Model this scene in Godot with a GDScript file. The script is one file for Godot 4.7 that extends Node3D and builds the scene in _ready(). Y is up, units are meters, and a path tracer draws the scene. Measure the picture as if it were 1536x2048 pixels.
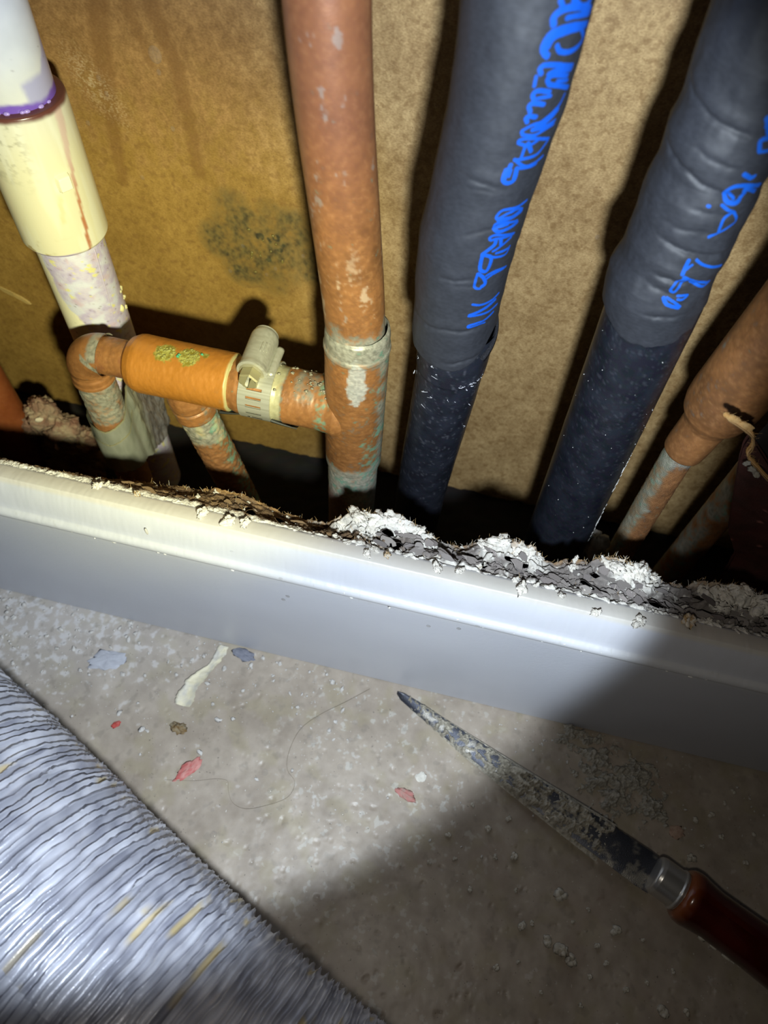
extends Node3D
# A cut-open wall over a wet concrete floor: pipes in the cavity, a white baseboard with torn drywall behind its top, a ribbed hose and a jab saw on the floor.
# All shapes are worked out in units of MM metres and committed in metres. x runs along the baseboard, y is up, z comes out of the wall into the room; y = 0 is the floor, z = 0 the face of the baseboard.

const MM := 0.00145   # metres per unit of length below: the units are millimetres of the first estimate, which was too small
var n1 := FastNoiseLite.new()   # broad, about 35 mm
var n2 := FastNoiseLite.new()   # about 9 mm
var n3 := FastNoiseLite.new()   # about 2.5 mm
var n4 := FastNoiseLite.new()   # about 0.8 mm
var rng := RandomNumberGenerator.new()
var bases := {}
var taken := {}
var relief := {}

class Surf:
	var v := PackedVector3Array()
	var n := PackedVector3Array()
	var c := PackedColorArray()
	var uv := PackedVector2Array()
	var ix := PackedInt32Array()

	# a sheet of (nu + 1) x (nv + 1) points fp(u, v), coloured fc(point, u, v); it faces «hint», or away from its own middle
	func grid(nu: int, nv: int, fp: Callable, fc: Variant = null, hint := Vector3.ZERO, wrap := false) -> Surf:
		var b := v.size()
		var w := nu + 1
		var ps := PackedVector3Array()
		ps.resize(w * (nv + 1))
		var mid := Vector3.ZERO
		var k := 0
		for j in nv + 1:
			var fv := float(j) / nv
			for i in w:
				var fu := float(i) / nu
				var p: Vector3 = fp.call(fu, fv)
				ps[k] = p
				mid += p
				c.append(fc.call(p, fu, fv) if fc != null else Color.WHITE)
				uv.append(Vector2(fu, fv))
				k += 1
		mid /= k
		var ns := PackedVector3Array()
		ns.resize(k)
		var side := 0.0
		for j in nv:
			for i in nu:
				var q := j * w + i
				var m := (ps[q + w + 1] - ps[q]).cross(ps[q + w] - ps[q + 1])
				ns[q] += m
				ns[q + 1] += m
				ns[q + w] += m
				ns[q + w + 1] += m
				side += m.dot(hint if hint != Vector3.ZERO else ps[q] - mid)
		if wrap:
			for j in nv + 1:
				var m := ns[j * w] + ns[j * w + nu]
				ns[j * w] = m
				ns[j * w + nu] = m
		var s := 1.0 if side > 0.0 else -1.0
		for q in k:
			n.append((ns[q] * s).normalized())
		v.append_array(ps)
		for j in nv:
			for i in nu:
				var q := b + j * w + i
				if s > 0.0:
					ix.append_array(PackedInt32Array([q, q + w, q + 1, q + 1, q + w, q + w + 1]))
				else:
					ix.append_array(PackedInt32Array([q, q + 1, q + w, q + 1, q + w + 1, q + w]))
		return self

	# flat-shaded faces given as corner lists, each turned away from «mid»
	func faces(list: Array, col: Color, mid: Vector3) -> Surf:
		for f: PackedVector3Array in list:
			var m := (f[1] - f[0]).cross(f[2] - f[0]).normalized()
			var out := m.dot(f[0] - mid) > 0.0
			var b := v.size()
			for p in f:
				v.append(p)
				n.append(m if out else -m)
				c.append(col)
				uv.append(Vector2(p.x, p.y))
			for i in range(1, f.size() - 1):
				ix.append_array(PackedInt32Array([b, b + i + 1, b + i] if out else [b, b + i, b + i + 1]))
		return self


func lin(r: float, g: float, b: float) -> Color:
	return Color(r / 255.0, g / 255.0, b / 255.0).srgb_to_linear()

func sm(a: float, b: float, x: float) -> float:
	return smoothstep(a, b, x)

# broken line through points (x, value)
func pl(pts: Array, x: float) -> float:
	if x <= pts[0].x:
		return pts[0].y
	for i in range(1, pts.size()):
		if x <= pts[i].x:
			return lerpf(pts[i - 1].y, pts[i].y, (x - pts[i - 1].x) / (pts[i].x - pts[i - 1].x))
	return pts[-1].y

func noise_of(seed_: int, freq: float, octaves: int) -> FastNoiseLite:
	var f := FastNoiseLite.new()
	f.noise_type = FastNoiseLite.TYPE_SIMPLEX_SMOOTH
	f.seed = seed_
	f.frequency = freq
	f.fractal_octaves = octaves
	return f

func numbered(called: String) -> String:
	taken[called] = taken.get(called, -1) + 1
	return called if taken[called] == 0 else "%s_%03d" % [called, taken[called]]

func tag(o: Node3D, label: String, category := "", group := "", kind := "") -> Node3D:
	o.set_meta("label", label)
	if category:
		o.set_meta("category", category)
	if group:
		o.set_meta("group", group)
	if kind:
		o.set_meta("kind", kind)
	return o

func thing(called: String, label: String, category: String, base: Vector3, group := "", kind := "") -> Node3D:
	var o := Node3D.new()
	o.name = numbered(called)
	add_child(o)
	o.position = base * MM
	bases[o] = base
	return tag(o, label, category, group, kind)

func mesh_of(s: Surf, base: Vector3) -> ArrayMesh:
	var a := []
	a.resize(Mesh.ARRAY_MAX)
	var vs := PackedVector3Array()
	vs.resize(s.v.size())
	for i in s.v.size():
		vs[i] = (s.v[i] - base) * MM
	a[Mesh.ARRAY_VERTEX] = vs
	a[Mesh.ARRAY_NORMAL] = s.n
	a[Mesh.ARRAY_COLOR] = s.c
	a[Mesh.ARRAY_TEX_UV] = s.uv
	a[Mesh.ARRAY_INDEX] = s.ix
	var m := ArrayMesh.new()
	m.add_surface_from_arrays(Mesh.PRIMITIVE_TRIANGLES, a)
	return m

# one named mesh under a thing or a part
func part(parent: Node3D, called: String, s: Surf, m: Material) -> MeshInstance3D:
	var o := MeshInstance3D.new()
	o.mesh = mesh_of(s, bases[parent])
	o.material_override = m
	var k := 0
	o.name = called
	while parent.has_node(NodePath(o.name)):
		k += 1
		o.name = "%s_%03d" % [called, k]
	parent.add_child(o, true)
	bases[o] = bases[parent]
	return o

# a thing that is one mesh
func solo(called: String, label: String, category: String, base: Vector3, s: Surf, m: Material, group := "", kind := "") -> MeshInstance3D:
	var o := MeshInstance3D.new()
	o.mesh = mesh_of(s, base)
	o.material_override = m
	o.name = numbered(called)
	o.position = base * MM
	add_child(o)
	bases[o] = base
	tag(o, label, category, group, kind)
	return o

# a seamless grey noise picture for relief and grain
func grain(called: String, freq: float, octaves: int, cellular := false) -> NoiseTexture2D:
	if not relief.has(called):
		var t := NoiseTexture2D.new()
		var f := noise_of(called.hash() % 1000, freq, octaves)
		if cellular:
			f.noise_type = FastNoiseLite.TYPE_CELLULAR
		t.noise = f
		t.width = 512
		t.height = 512
		t.seamless = true
		relief[called] = t
	return relief[called]

# vertex-coloured material; tile = size in mm of one repeat of its relief, depth = height of the relief in mm
func mat(rough: float, metal := 0.0, tile := 0.0, depth := 0.0, g := "fine", spec := 0.5) -> StandardMaterial3D:
	var m := StandardMaterial3D.new()
	m.vertex_color_use_as_albedo = true
	m.roughness = rough
	m.metallic = metal
	m.metallic_specular = spec
	if tile > 0.0:
		m.uv1_triplanar = true
		m.uv1_scale = Vector3.ONE / (tile * MM)
		m.heightmap_enabled = true
		m.heightmap_texture = relief[g]
		m.heightmap_scale = depth * MM * 100.0
	return m

# a tube of changing radius along centre(t); th = 0 looks along «ref»
func sweep(s: Surf, rows: int, seg: int, centre: Callable, radius: Callable, col: Callable, ref := Vector3(0, 0, 1)) -> Surf:
	var cs := []
	var fs := []
	var side_ref := ref
	for j in rows + 1:
		var t := float(j) / rows
		var p: Vector3 = centre.call(t)
		var a: Vector3 = centre.call(maxf(t - 0.002, 0.0))
		var b: Vector3 = centre.call(minf(t + 0.002, 1.0))
		var d := (b - a).normalized()
		var r := (side_ref - d * side_ref.dot(d)).normalized()
		side_ref = r
		cs.append(p)
		fs.append([r, d.cross(r)])
	var fp := func(u: float, t: float) -> Vector3:
		var j := int(round(t * rows))
		var th := u * TAU
		return cs[j] + (fs[j][0] * cos(th) + fs[j][1] * sin(th)) * radius.call(t, th)
	s.grid(seg, rows, fp, (func(p: Vector3, u: float, t: float) -> Color: return col.call(p, t, u * TAU)), Vector3.ZERO, true)
	return s

# the same between two points with radii from a broken line over the distance in mm; ends are closed by running the radius to nothing
func turned(s: Surf, from: Vector3, to: Vector3, profile: Array, rows: int, seg: int, col: Callable, rough := 0.0, ref := Vector3(0, 0, 1)) -> Surf:
	var len := from.distance_to(to)
	var centre := func(t: float) -> Vector3: return from.lerp(to, t)
	var rad := func(t: float, th: float) -> float:
		var r := pl(profile, t * len)
		if rough > 0.0:
			r += rough * n3.get_noise_3d(r * cos(th) * 0.7, r * sin(th) * 0.7, t * len)
		return maxf(r, 0.001)
	return sweep(s, rows, seg, centre, rad, col, ref)

# a lumpy pebble
func blob(s: Surf, at: Vector3, size: Vector3, turn: Basis, bumps: float, freq: float, col: Callable, seg := 10, rows := 7) -> Surf:
	var off := Vector3(at.z * 3.1, at.x * 1.7, at.y * 2.3)
	var fp := func(u: float, t: float) -> Vector3:
		var d := Vector3(sin(t * PI) * cos(u * TAU), cos(t * PI), sin(t * PI) * sin(u * TAU))
		var k := 1.0 + bumps * n2.get_noise_3dv(d * freq * 8.0 + off) + bumps * 0.55 * n3.get_noise_3dv(d * freq * 12.0 + off)
		return at + turn * (d * size * k)
	return s.grid(seg, rows, fp, (func(p: Vector3, _u: float, _t: float) -> Color: return col.call(p)), Vector3.ZERO, true)

# a thin ragged flake with thickness
func flake(s: Surf, at: Vector3, turn: Basis, size: Vector3, col: Callable, corners := 9, seed_ := 0) -> Surf:
	var r := RandomNumberGenerator.new()
	r.seed = seed_
	var top := PackedVector3Array()
	var low := PackedVector3Array()
	for i in corners:
		var a := TAU * (i + r.randf_range(-0.3, 0.3)) / corners
		var k := r.randf_range(0.7, 1.1)
		var q := Vector3(cos(a) * size.x * k, 0, sin(a) * size.z * k)
		var lift := r.randf_range(-0.3, 0.3) * size.y
		top.append(at + turn * (q * 0.93 + Vector3(0, size.y + lift, 0)))
		low.append(at + turn * (q + Vector3(0, -size.y + lift, 0)))
	var fs: Array[PackedVector3Array] = [top, low]
	for i in corners:
		var j := (i + 1) % corners
		fs.append(PackedVector3Array([top[i], top[j], low[j], low[i]]))
	return s.faces(fs, col.call(at), at)

# a hair-thin strand
func strand(s: Surf, pts: Array, r: float, col: Color, rows := 0) -> Surf:
	var cnt := pts.size() - 1
	var many := rows if rows > 0 else cnt * 2
	var centre := func(t: float) -> Vector3:
		var f := clampf(t * cnt, 0.0, cnt - 0.0001)
		var i := int(f)
		var p0: Vector3 = pts[maxi(i - 1, 0)]
		var p3: Vector3 = pts[mini(i + 2, cnt)]
		return pts[i].cubic_interpolate(pts[i + 1], p0, p3, f - i)
	return sweep(s, many, 4, centre, (func(t: float, _a: float) -> float: return r * (1.0 - 0.7 * t)), (func(_p: Vector3, _t: float, _a: float) -> Color: return col), Vector3(0.31, 0.52, 0.79).normalized())

func any_turn(tilt: float) -> Basis:
	return Basis(Vector3.UP, rng.randf() * TAU) * Basis(Vector3(1, 0, 0), rng.randf_range(-tilt, tilt)) * Basis(Vector3(0, 0, 1), rng.randf_range(-tilt, tilt))

# soft round dab into a mask
func dab(mask: PackedFloat32Array, w: int, h: int, x: float, y: float, r: float, k: float) -> void:
	for j in range(maxi(0, int(y - r)), mini(h, int(y + r) + 1)):
		for i in range(maxi(0, int(x - r)), mini(w, int(x + r) + 1)):
			var d := Vector2(i - x, j - y).length() / r
			if d < 1.0:
				mask[j * w + i] = maxf(mask[j * w + i], k * minf(1.0, (1.0 - d) * 2.2))

func baked(w: int, h: int, f: Callable) -> ImageTexture:
	var bytes := PackedByteArray()
	bytes.resize(w * h * 3)
	var k := 0
	for j in h:
		for i in w:
			var c: Color = f.call(i, j)
			bytes[k] = clampi(int(c.r * 255.0), 0, 255)
			bytes[k + 1] = clampi(int(c.g * 255.0), 0, 255)
			bytes[k + 2] = clampi(int(c.b * 255.0), 0, 255)
			k += 3
	return ImageTexture.create_from_image(Image.create_from_data(w, h, false, Image.FORMAT_RGB8, bytes))

func s8(r: float, g: float, b: float) -> Color:
	return Color(r / 255.0, g / 255.0, b / 255.0)

func _ready() -> void:
	rng.seed = 7
	n1 = noise_of(11, 0.03, 3)
	n2 = noise_of(12, 0.11, 3)
	n3 = noise_of(13, 0.4, 3)
	n4 = noise_of(14, 1.2, 2)
	camera_and_light()
	for g in [["fine", 0.02, 4], ["pits", 0.05, 3]]:
		grain(g[0], g[1], g[2])
	grain("fibre", 0.03, 4)
	back_wall()
	floors()
	baseboard()
	front_wall()
	pvc_pipe()
	copper_tee()
	hose_clamp()
	pipe_wrap()
	foam_pipe_one()
	foam_pipe_two()
	side_pipes()
	hose()
	saw()
	debris()
	droplets()


func camera_and_light() -> void:
	var cam := Camera3D.new()
	cam.name = "camera"
	# axes of the picture from the vanishing points of the pipes and of the baseboard
	var right := Vector3(0.9737, 0.0598, -0.2199)
	var down := Vector3(0.2181, -0.5241, 0.8233)
	var ahead := Vector3(-0.0660, -0.8496, -0.5234)
	cam.transform = Transform3D(Basis(right, -down, -ahead).orthonormalized(), Vector3(0, 321.0, 108.0) * MM)
	cam.keep_aspect = Camera3D.KEEP_HEIGHT
	cam.fov = rad_to_deg(2.0 * atan(1024.0 / 1420.0))
	cam.near = 0.01
	cam.far = 5.0
	add_child(cam)
	cam.current = true
	var eye := CameraAttributesPhysical.new()
	eye.frustum_focal_length = 24.0 / (2.0 * 1024.0 / 1420.0)
	eye.exposure_aperture = 6.2
	eye.frustum_focus_distance = 255.0 * MM
	eye.frustum_near = 0.01
	eye.frustum_far = 5.0
	eye.exposure_multiplier = 1.0
	cam.attributes = eye
	var env := Environment.new()
	env.background_mode = Environment.BG_COLOR
	env.background_color = Color(0, 0, 0)
	env.tonemap_mode = Environment.TONE_MAPPER_LINEAR
	env.tonemap_exposure = 1.07
	env.sdfgi_enabled = true
	env.ssao_enabled = true
	env.ssil_enabled = true
	var we := WorldEnvironment.new()
	we.name = "environment"
	we.environment = env
	add_child(we)
	# the torch held under the lens: a bright cone, its yellow core and its dim spill
	var at := Vector3(20.0, 275.0, 126.0) * MM
	for l in [["torch_beam", Vector3(-120, 119, -70), 48.0, 0.13, Color(0.90, 0.95, 1.0), 0.182], ["torch_core", Vector3(-165, 75, -140), 24.0, 1.0, Color(1.0, 0.93, 0.22), 0.17], ["torch_spill", Vector3(20, 50, 0), 80.0, 1.0, Color(1.0, 0.97, 0.92), 0.0140]]:
		var s := SpotLight3D.new()
		s.name = l[0]
		s.position = at
		s.look_at_from_position(at, l[1] * MM, Vector3.UP)
		s.spot_angle = l[2]
		s.spot_angle_attenuation = l[3]
		s.light_color = l[4]
		s.light_energy = l[5]
		s.spot_range = 5.0
		s.spot_attenuation = 2.0
		s.light_size = 0.004
		s.shadow_enabled = true
		add_child(s)


# ---------------------------------------------------------------- the setting

func back_wall() -> void:
	var x0 := -260.0
	var y1 := 270.0
	var w := 1400
	var h := 920
	var k := 3.0   # texels per mm
	var wet := PackedFloat32Array()
	wet.resize(w * h)
	var mould := wet.duplicate()
	var put := func(mask: PackedFloat32Array, pts: Array, r0: float, r1: float, a: float) -> void:
		for i in range(1, pts.size()):
			var p: Vector2 = pts[i - 1]
			var q: Vector2 = pts[i]
			var n := int(p.distance_to(q) / 0.7) + 1
			for j in n:
				var m := p.lerp(q, float(j) / n)
				var f := (i - 1 + float(j) / n) / (pts.size() - 1)
				var wob := n2.get_noise_2d(m.x * 2.0, m.y * 2.0) * 1.2
				dab(mask, w, h, (m.x + wob - x0) * k, (y1 - m.y) * k, lerpf(r0, r1, f) * k, a * (1.0 - 0.35 * f))
	# runs of water down the paper
	put.call(wet, [Vector2(-134, 262), Vector2(-135, 213), Vector2(-138, 193), Vector2(-140.6, 173), Vector2(-143, 150)], 5.0, 2.5, 0.75)
	put.call(wet, [Vector2(-128, 262), Vector2(-125, 214), Vector2(-121, 196)], 3.6, 1.6, 0.7)
	put.call(wet, [Vector2(-119, 262), Vector2(-116.5, 215), Vector2(-115, 207), Vector2(-112, 198), Vector2(-111, 180), Vector2(-110.5, 160)], 3.6, 2.6, 0.8)
	for i in 40:
		dab(mould, w, h, (-87 + rng.randfn() * 10.0 - x0) * k, (y1 - 134 - rng.randfn() * 7.0) * k, rng.randf_range(6.0, 13.0) * k, rng.randf_range(0.2, 0.55))
	for i in 7:
		dab(mould, w, h, (-88 + rng.randfn() * 5.0 - x0) * k, (y1 - 136 - rng.randfn() * 3.0) * k, rng.randf_range(1.0, 2.5) * k, 1.0)
	var paint := func(i: int, j: int) -> Color:
		var x := x0 + i / k
		var y := y1 - j / k
		var a := n1.get_noise_2d(x, y)
		var b := n2.get_noise_2d(x * 1.3, y)
		var c := n3.get_noise_2d(x * 0.9, y * 0.7)
		var d := n4.get_noise_2d(x * 0.7, y * 1.3)
		var t := 0.5 + 0.26 * a + 0.22 * b + 0.26 * c + 0.36 * d
		var col := s8(138, 108, 66).lerp(s8(205, 174, 122), clampf(t, 0.0, 1.0))
		# the left half has soaked up water and turned amber
		var amber := sm(-25.0, -95.0, x + 14.0 * a) * sm(205.0, 150.0, y + 22.0 * b)
		col = col.lerp(s8(128, 98, 42).lerp(s8(166, 132, 66), clampf(t, 0, 1)), 0.85 * amber)
		var damp := sm(-50.0, -100.0, x + 10.0 * b) * (1.0 - amber)
		col = col.lerp(col * s8(206, 188, 164), damp)
		var m := clampf(wet[j * w + i] * (0.8 + 0.7 * c), 0.0, 1.0)
		col = col.lerp(s8(104, 70, 32), m * 0.75)
		# patches of darker fibres and specks
		var q := sm(0.22, 0.55, n2.get_noise_2d(x * 1.7 + 300.0, y * 2.0) + 0.5 * n3.get_noise_2d(x * 0.8, y * 0.8 + 77.0))
		col = col.lerp(s8(116, 84, 44), 0.34 * q)
		if d + 0.5 * c > 0.86:
			col = col.lerp(s8(86, 62, 34), 0.55)
		var mo := clampf(mould[j * w + i] * (0.95 + 0.5 * c + 0.9 * b + 0.25 * d), 0.0, 1.0)
		col = col.lerp(s8(88, 84, 54).lerp(s8(54, 50, 34), clampf(0.5 + c, 0, 1)), mo)
		# pale mineral bloom
		var bl := sm(11.0, 3.0, Vector2(x + 143.0 + 0.5 * (y - 186.0), (y - 186.0) * 0.6).length() + 6.0 * c) * sm(-0.1, 0.4, c + d)
		return col.lerp(s8(205, 200, 190), bl * 0.35)
	var m := StandardMaterial3D.new()
	m.albedo_texture = baked(w, h, paint)
	m.texture_repeat = false
	m.roughness = 0.62
	var base := Vector3(0, -40, -140)
	var o := thing("wall_back", "brown paper face of the far drywall sheet, water-stained amber on the left", "wall", base, "", "structure")
	var s := Surf.new()
	var top := 420.0
	var fp := func(u: float, t: float) -> Vector3:
		var x := lerpf(-360.0, 360.0, u)
		var y := lerpf(top, -60.0, t)
		return Vector3(x, y, -140.0 + 0.35 * n1.get_noise_2d(x, y) + 0.12 * n2.get_noise_2d(x, y))
	s.grid(240, 160, fp, null, Vector3(0, 0, 1))
	for i in s.v.size():
		# the stains were measured on a plane 24 units nearer
		var f := 224.0 / 248.0
		s.uv[i] = Vector2((s.v[i].x * f - x0) * k / w, (y1 - (321.0 - (321.0 - s.v[i].y) * f)) * k / h)
	var paper := part(o, "paper_face", s, m)
	var body := Surf.new()
	box(body, Vector3(-360, -60, -154), Vector3(360, top, -140.6), lin(190, 186, 178))
	part(o, "gypsum_board", body, mat(0.9))
	# a torn blister in the paper beside the pvc pipe
	var tear := Surf.new()
	for q in [[Vector3(-240.5, 51.5, -139.4), Vector3(9, 0.25, 1.7), -22.0], [Vector3(-236, 49.5, -139.2), Vector3(5, 0.5, 1.2), -30.0]]:
		flake(tear, q[0], Basis(Vector3(0, 0, 1), deg_to_rad(q[2])) * Basis(Vector3(1, 0, 0), PI / 2), q[1], (func(_p: Vector3) -> Color: return lin(176, 150, 92)), 11, 5)
	part(o, "torn_paper_edge", tear, mat(0.7, 0, 6, 0.2))
	var clots := Surf.new()
	for i in 12:
		var p := Vector3(-97.5 + rng.randfn() * 7.0, 112 + rng.randfn() * 5.0, -139.7)
		blob(clots, p, Vector3(rng.randf_range(0.3, 0.9), rng.randf_range(0.4, 1.0), 0.4), Basis.IDENTITY, 0.7, 0.4, (func(_p: Vector3) -> Color: return lin(120, 108, 60)), 7, 5)
	part(o, "mould_clots", clots, mat(0.35)).set_meta("kind", "stuff")


func box(s: Surf, a: Vector3, b: Vector3, col: Color) -> Surf:
	var p := []
	for i in 8:
		p.append(Vector3(b.x if i & 1 else a.x, b.y if i & 2 else a.y, b.z if i & 4 else a.z))
	var fs: Array[PackedVector3Array] = []
	for f in [[0, 1, 3, 2], [4, 5, 7, 6], [0, 1, 5, 4], [2, 3, 7, 6], [0, 2, 6, 4], [1, 3, 7, 5]]:
		fs.append(PackedVector3Array([p[f[0]], p[f[1]], p[f[2]], p[f[3]]]))
	return s.faces(fs, col, (a + b) / 2)


func floors() -> void:
	var x0 := -215.0
	var z0 := -4.0
	var w := 1480
	var h := 660
	var k := 3.7
	var white := PackedFloat32Array()
	white.resize(w * h)
	var paint := func(i: int, j: int) -> Color:
		var x := x0 + i / k
		var z := z0 + j / k
		var a := n1.get_noise_2d(x, z)
		var b := n2.get_noise_2d(x, z + 900.0)
		var c := n3.get_noise_2d(x * 0.6, z * 0.6)
		var d := n4.get_noise_2d(x * 0.8, z * 0.8)
		var t := clampf(0.5 + 0.5 * a + 0.3 * b + 0.08 * c + 0.06 * d, 0.0, 1.0)
		var col := s8(146, 134, 120).lerp(s8(182, 170, 155), t)
		# ochre and rosy patches worn into the right part
		col = col.lerp(s8(152, 142, 108), 0.3 * sm(0.0, 0.5, n1.get_noise_2d(x * 1.6 + 70.0, z * 1.6)))
		col = col.lerp(s8(152, 134, 120), 0.3 * sm(0.1, 0.5, n1.get_noise_2d(x * 1.3, z * 1.3 + 400.0)) * sm(-20.0, 60.0, x))
		# plaster dust, thickest along the board at the left
		var dust := sm(-40.0, -150.0, x + 0.9 * z) * sm(90.0, 10.0, z)
		var sp := sm(0.52 - 0.62 * dust, 0.78 - 0.4 * dust, 0.75 * n3.get_noise_2d(x * 0.45 + 50.0, z * 0.45) + 0.5 * b + 0.4 * c)
		col = col.lerp(s8(214, 212, 212), sp * (0.35 + 0.45 * dust))
		col = col.lerp(s8(204, 201, 200), 0.5 * dust)
		# dried splashes of white paint in the middle
		var spl := sm(0.34, 0.46, b * 0.6 + n2.get_noise_2d(x * 2.0 + 200.0, z * 2.0) * 0.75) * sm(-60.0, -20.0, x) * sm(70.0, 30.0, x)
		col = col.lerp(s8(205, 208, 204), 0.38 * spl)
		# grey scuffs and dark specks
		col = col.lerp(s8(116, 110, 100), 0.22 * sm(0.3, 0.55, n2.get_noise_2d(x * 1.2, z * 1.2 - 500.0)))
		if d * 0.8 + c > 1.02:
			col = col.lerp(s8(80, 74, 66), 0.7)
		if d - c * 0.8 > 1.1:
			col = col.lerp(s8(232, 230, 226), 0.8)
		return col
	var m := StandardMaterial3D.new()
	m.albedo_texture = baked(w, h, paint)
	m.texture_repeat = false
	m.roughness = 0.42
	m.metallic_specular = 0.5
	var base := Vector3(0, 0, 60)
	var o := thing("floor", "damp beige concrete floor with plaster dust, paint splashes and specks", "floor", base, "", "structure")
	var s := Surf.new()
	var fp := func(u: float, t: float) -> Vector3:
		var x := lerpf(-330.0, 330.0, u)
		var z := lerpf(-27.0, 330.0, t)
		return Vector3(x, 0.3 * n1.get_noise_2d(x, z) + 0.13 * n2.get_noise_2d(x, z) + 0.035 * n3.get_noise_2d(x * 0.7, z * 0.7) - 0.5 * sm(0.52, 0.66, n2.get_noise_2d(x * 1.5 + 30.0, z * 1.5)) , z)
	s.grid(900, 480, fp, null, Vector3.UP)
	for i in s.v.size():
		s.uv[i] = Vector2((s.v[i].x - x0) * k / w, (s.v[i].z - z0) * k / h)
	part(o, "concrete_surface", s, m)
	var body := Surf.new()
	box(body, Vector3(-330, -45, -27), Vector3(330, -0.8, 330), lin(120, 115, 104))
	part(o, "concrete_slab", body, mat(0.8))
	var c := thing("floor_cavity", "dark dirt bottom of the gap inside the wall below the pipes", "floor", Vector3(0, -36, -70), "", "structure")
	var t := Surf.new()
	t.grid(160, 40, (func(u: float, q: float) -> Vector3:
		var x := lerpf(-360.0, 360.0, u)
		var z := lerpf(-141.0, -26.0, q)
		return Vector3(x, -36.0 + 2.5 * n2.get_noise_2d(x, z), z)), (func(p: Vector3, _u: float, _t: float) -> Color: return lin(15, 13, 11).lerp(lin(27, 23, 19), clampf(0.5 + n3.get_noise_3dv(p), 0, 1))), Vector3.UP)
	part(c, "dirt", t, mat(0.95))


func baseboard() -> void:
	var prof := [Vector2(0, 0.4), Vector2(0, 2), Vector2(0, 8), Vector2(0, 16), Vector2(0, 24), Vector2(0, 32), Vector2(0, 40), Vector2(0, 48), Vector2(0, 56), Vector2(0, 64), Vector2(0, 72), Vector2(0, 79), Vector2(0, 83.5), Vector2(0.1, 84.2), Vector2(0.9, 84.9), Vector2(1.7, 86.0), Vector2(1.9, 87.3), Vector2(1.6, 88.6), Vector2(0.8, 89.3), Vector2(0.1, 89.6), Vector2(-0.5, 90.2), Vector2(-1.2, 91.6), Vector2(-2.2, 94.0), Vector2(-3.5, 96.6), Vector2(-5.0, 98.8), Vector2(-6.0, 99.7), Vector2(-6.3, 100.3), Vector2(-6.9, 100.7), Vector2(-9.5, 100.2), Vector2(-12.0, 99.4), Vector2(-13.4, 98.6), Vector2(-13.6, 97.6), Vector2(-13.6, 0.4)]
	var s := Surf.new()
	var n := prof.size() - 1
	var fp := func(u: float, t: float) -> Vector3:
		var x := lerpf(-340.0, 340.0, t)
		var q: Vector2 = prof[int(round(u * n))]
		var e := 0.0
		if q.y > 83.0 and q.y < 101.0:
			e = 0.14 * n2.get_noise_2d(x * 0.8, q.y) + 0.1 * n3.get_noise_2d(x, q.y * 3.0)
		return Vector3(x, q.y + e, q.x + 0.4 * e)
	var paint := func(p: Vector3, _u: float, _t: float) -> Color:
		var g := 0.5 + 0.5 * n1.get_noise_3d(p.x * 0.6, p.y, p.z)
		var col := lin(186, 188, 195).lerp(lin(197, 199, 205), g)
		if p.y < 83.0:
			return col
		if p.y > 99.0:
			col = col.lerp(lin(198, 193, 182), 0.8)
		if p.y > 83.0 and p.y < 90.0:
			col = col.lerp(lin(202, 203, 204), 0.7).lerp(lin(170, 168, 160), 0.25 * sm(0.42, 0.6, n3.get_noise_3d(p.x, p.y * 2.0, 4.0)))
		return col
	s.grid(n, 1500, fp, paint, Vector3(0, 0.3, 1))
	# hard edges of the profile keep their own normals: shade by the local slope only
	var m := mat(0.36, 0.0, 22.0, 0.03)
	var o := solo("baseboard_front", "white painted baseboard with a rounded moulded top along the floor", "baseboard", Vector3(0, 0, -7), s, m, "", "structure")
	# dried drips and plaster splashes on the paint
	var d := Surf.new()
	for q in [[320, 90.0, -1.2, 1.6], [0, 0, 0, 0]]:
		if q[3] > 0.0:
			blob(d, Vector3(-99, 94, -1.6), Vector3(0.7, 2.2, 0.5), Basis.IDENTITY, 0.4, 0.3, (func(_p: Vector3) -> Color: return lin(196, 192, 182)), 8, 6)
	for i in 26:
		var x := rng.randf_range(-150.0, 150.0)
		blob(d, Vector3(x, rng.randf_range(84.5, 88.5), 1.5), Vector3(rng.randf_range(0.3, 0.9), rng.randf_range(0.3, 0.7), 0.35), Basis.IDENTITY, 0.7, 0.4, (func(_p: Vector3) -> Color: return lin(226, 224, 218)), 7, 5)
	part(o, "dried_splashes", d, mat(0.6)).set_meta("kind", "stuff")


const RIM := [Vector2(-330, 74), Vector2(-176, 76), Vector2(-154, 77), Vector2(-131, 82), Vector2(-109, 87), Vector2(-89, 88), Vector2(-82, 91.5), Vector2(-72, 91.5), Vector2(-65, 88.5), Vector2(-57, 84.5), Vector2(-45, 84), Vector2(-38, 84), Vector2(-31, 93.6), Vector2(-22, 101), Vector2(-12.5, 99.5), Vector2(-1, 95.5), Vector2(7.4, 89), Vector2(13, 88), Vector2(19.4, 97), Vector2(27, 103.5), Vector2(37, 101), Vector2(44, 93.5), Vector2(54, 96.5), Vector2(61, 103), Vector2(70, 107.5), Vector2(77, 103.5), Vector2(87, 97), Vector2(94, 97), Vector2(99.5, 104), Vector2(109, 105.5), Vector2(121, 101), Vector2(140, 104), Vector2(330, 100)]

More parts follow.
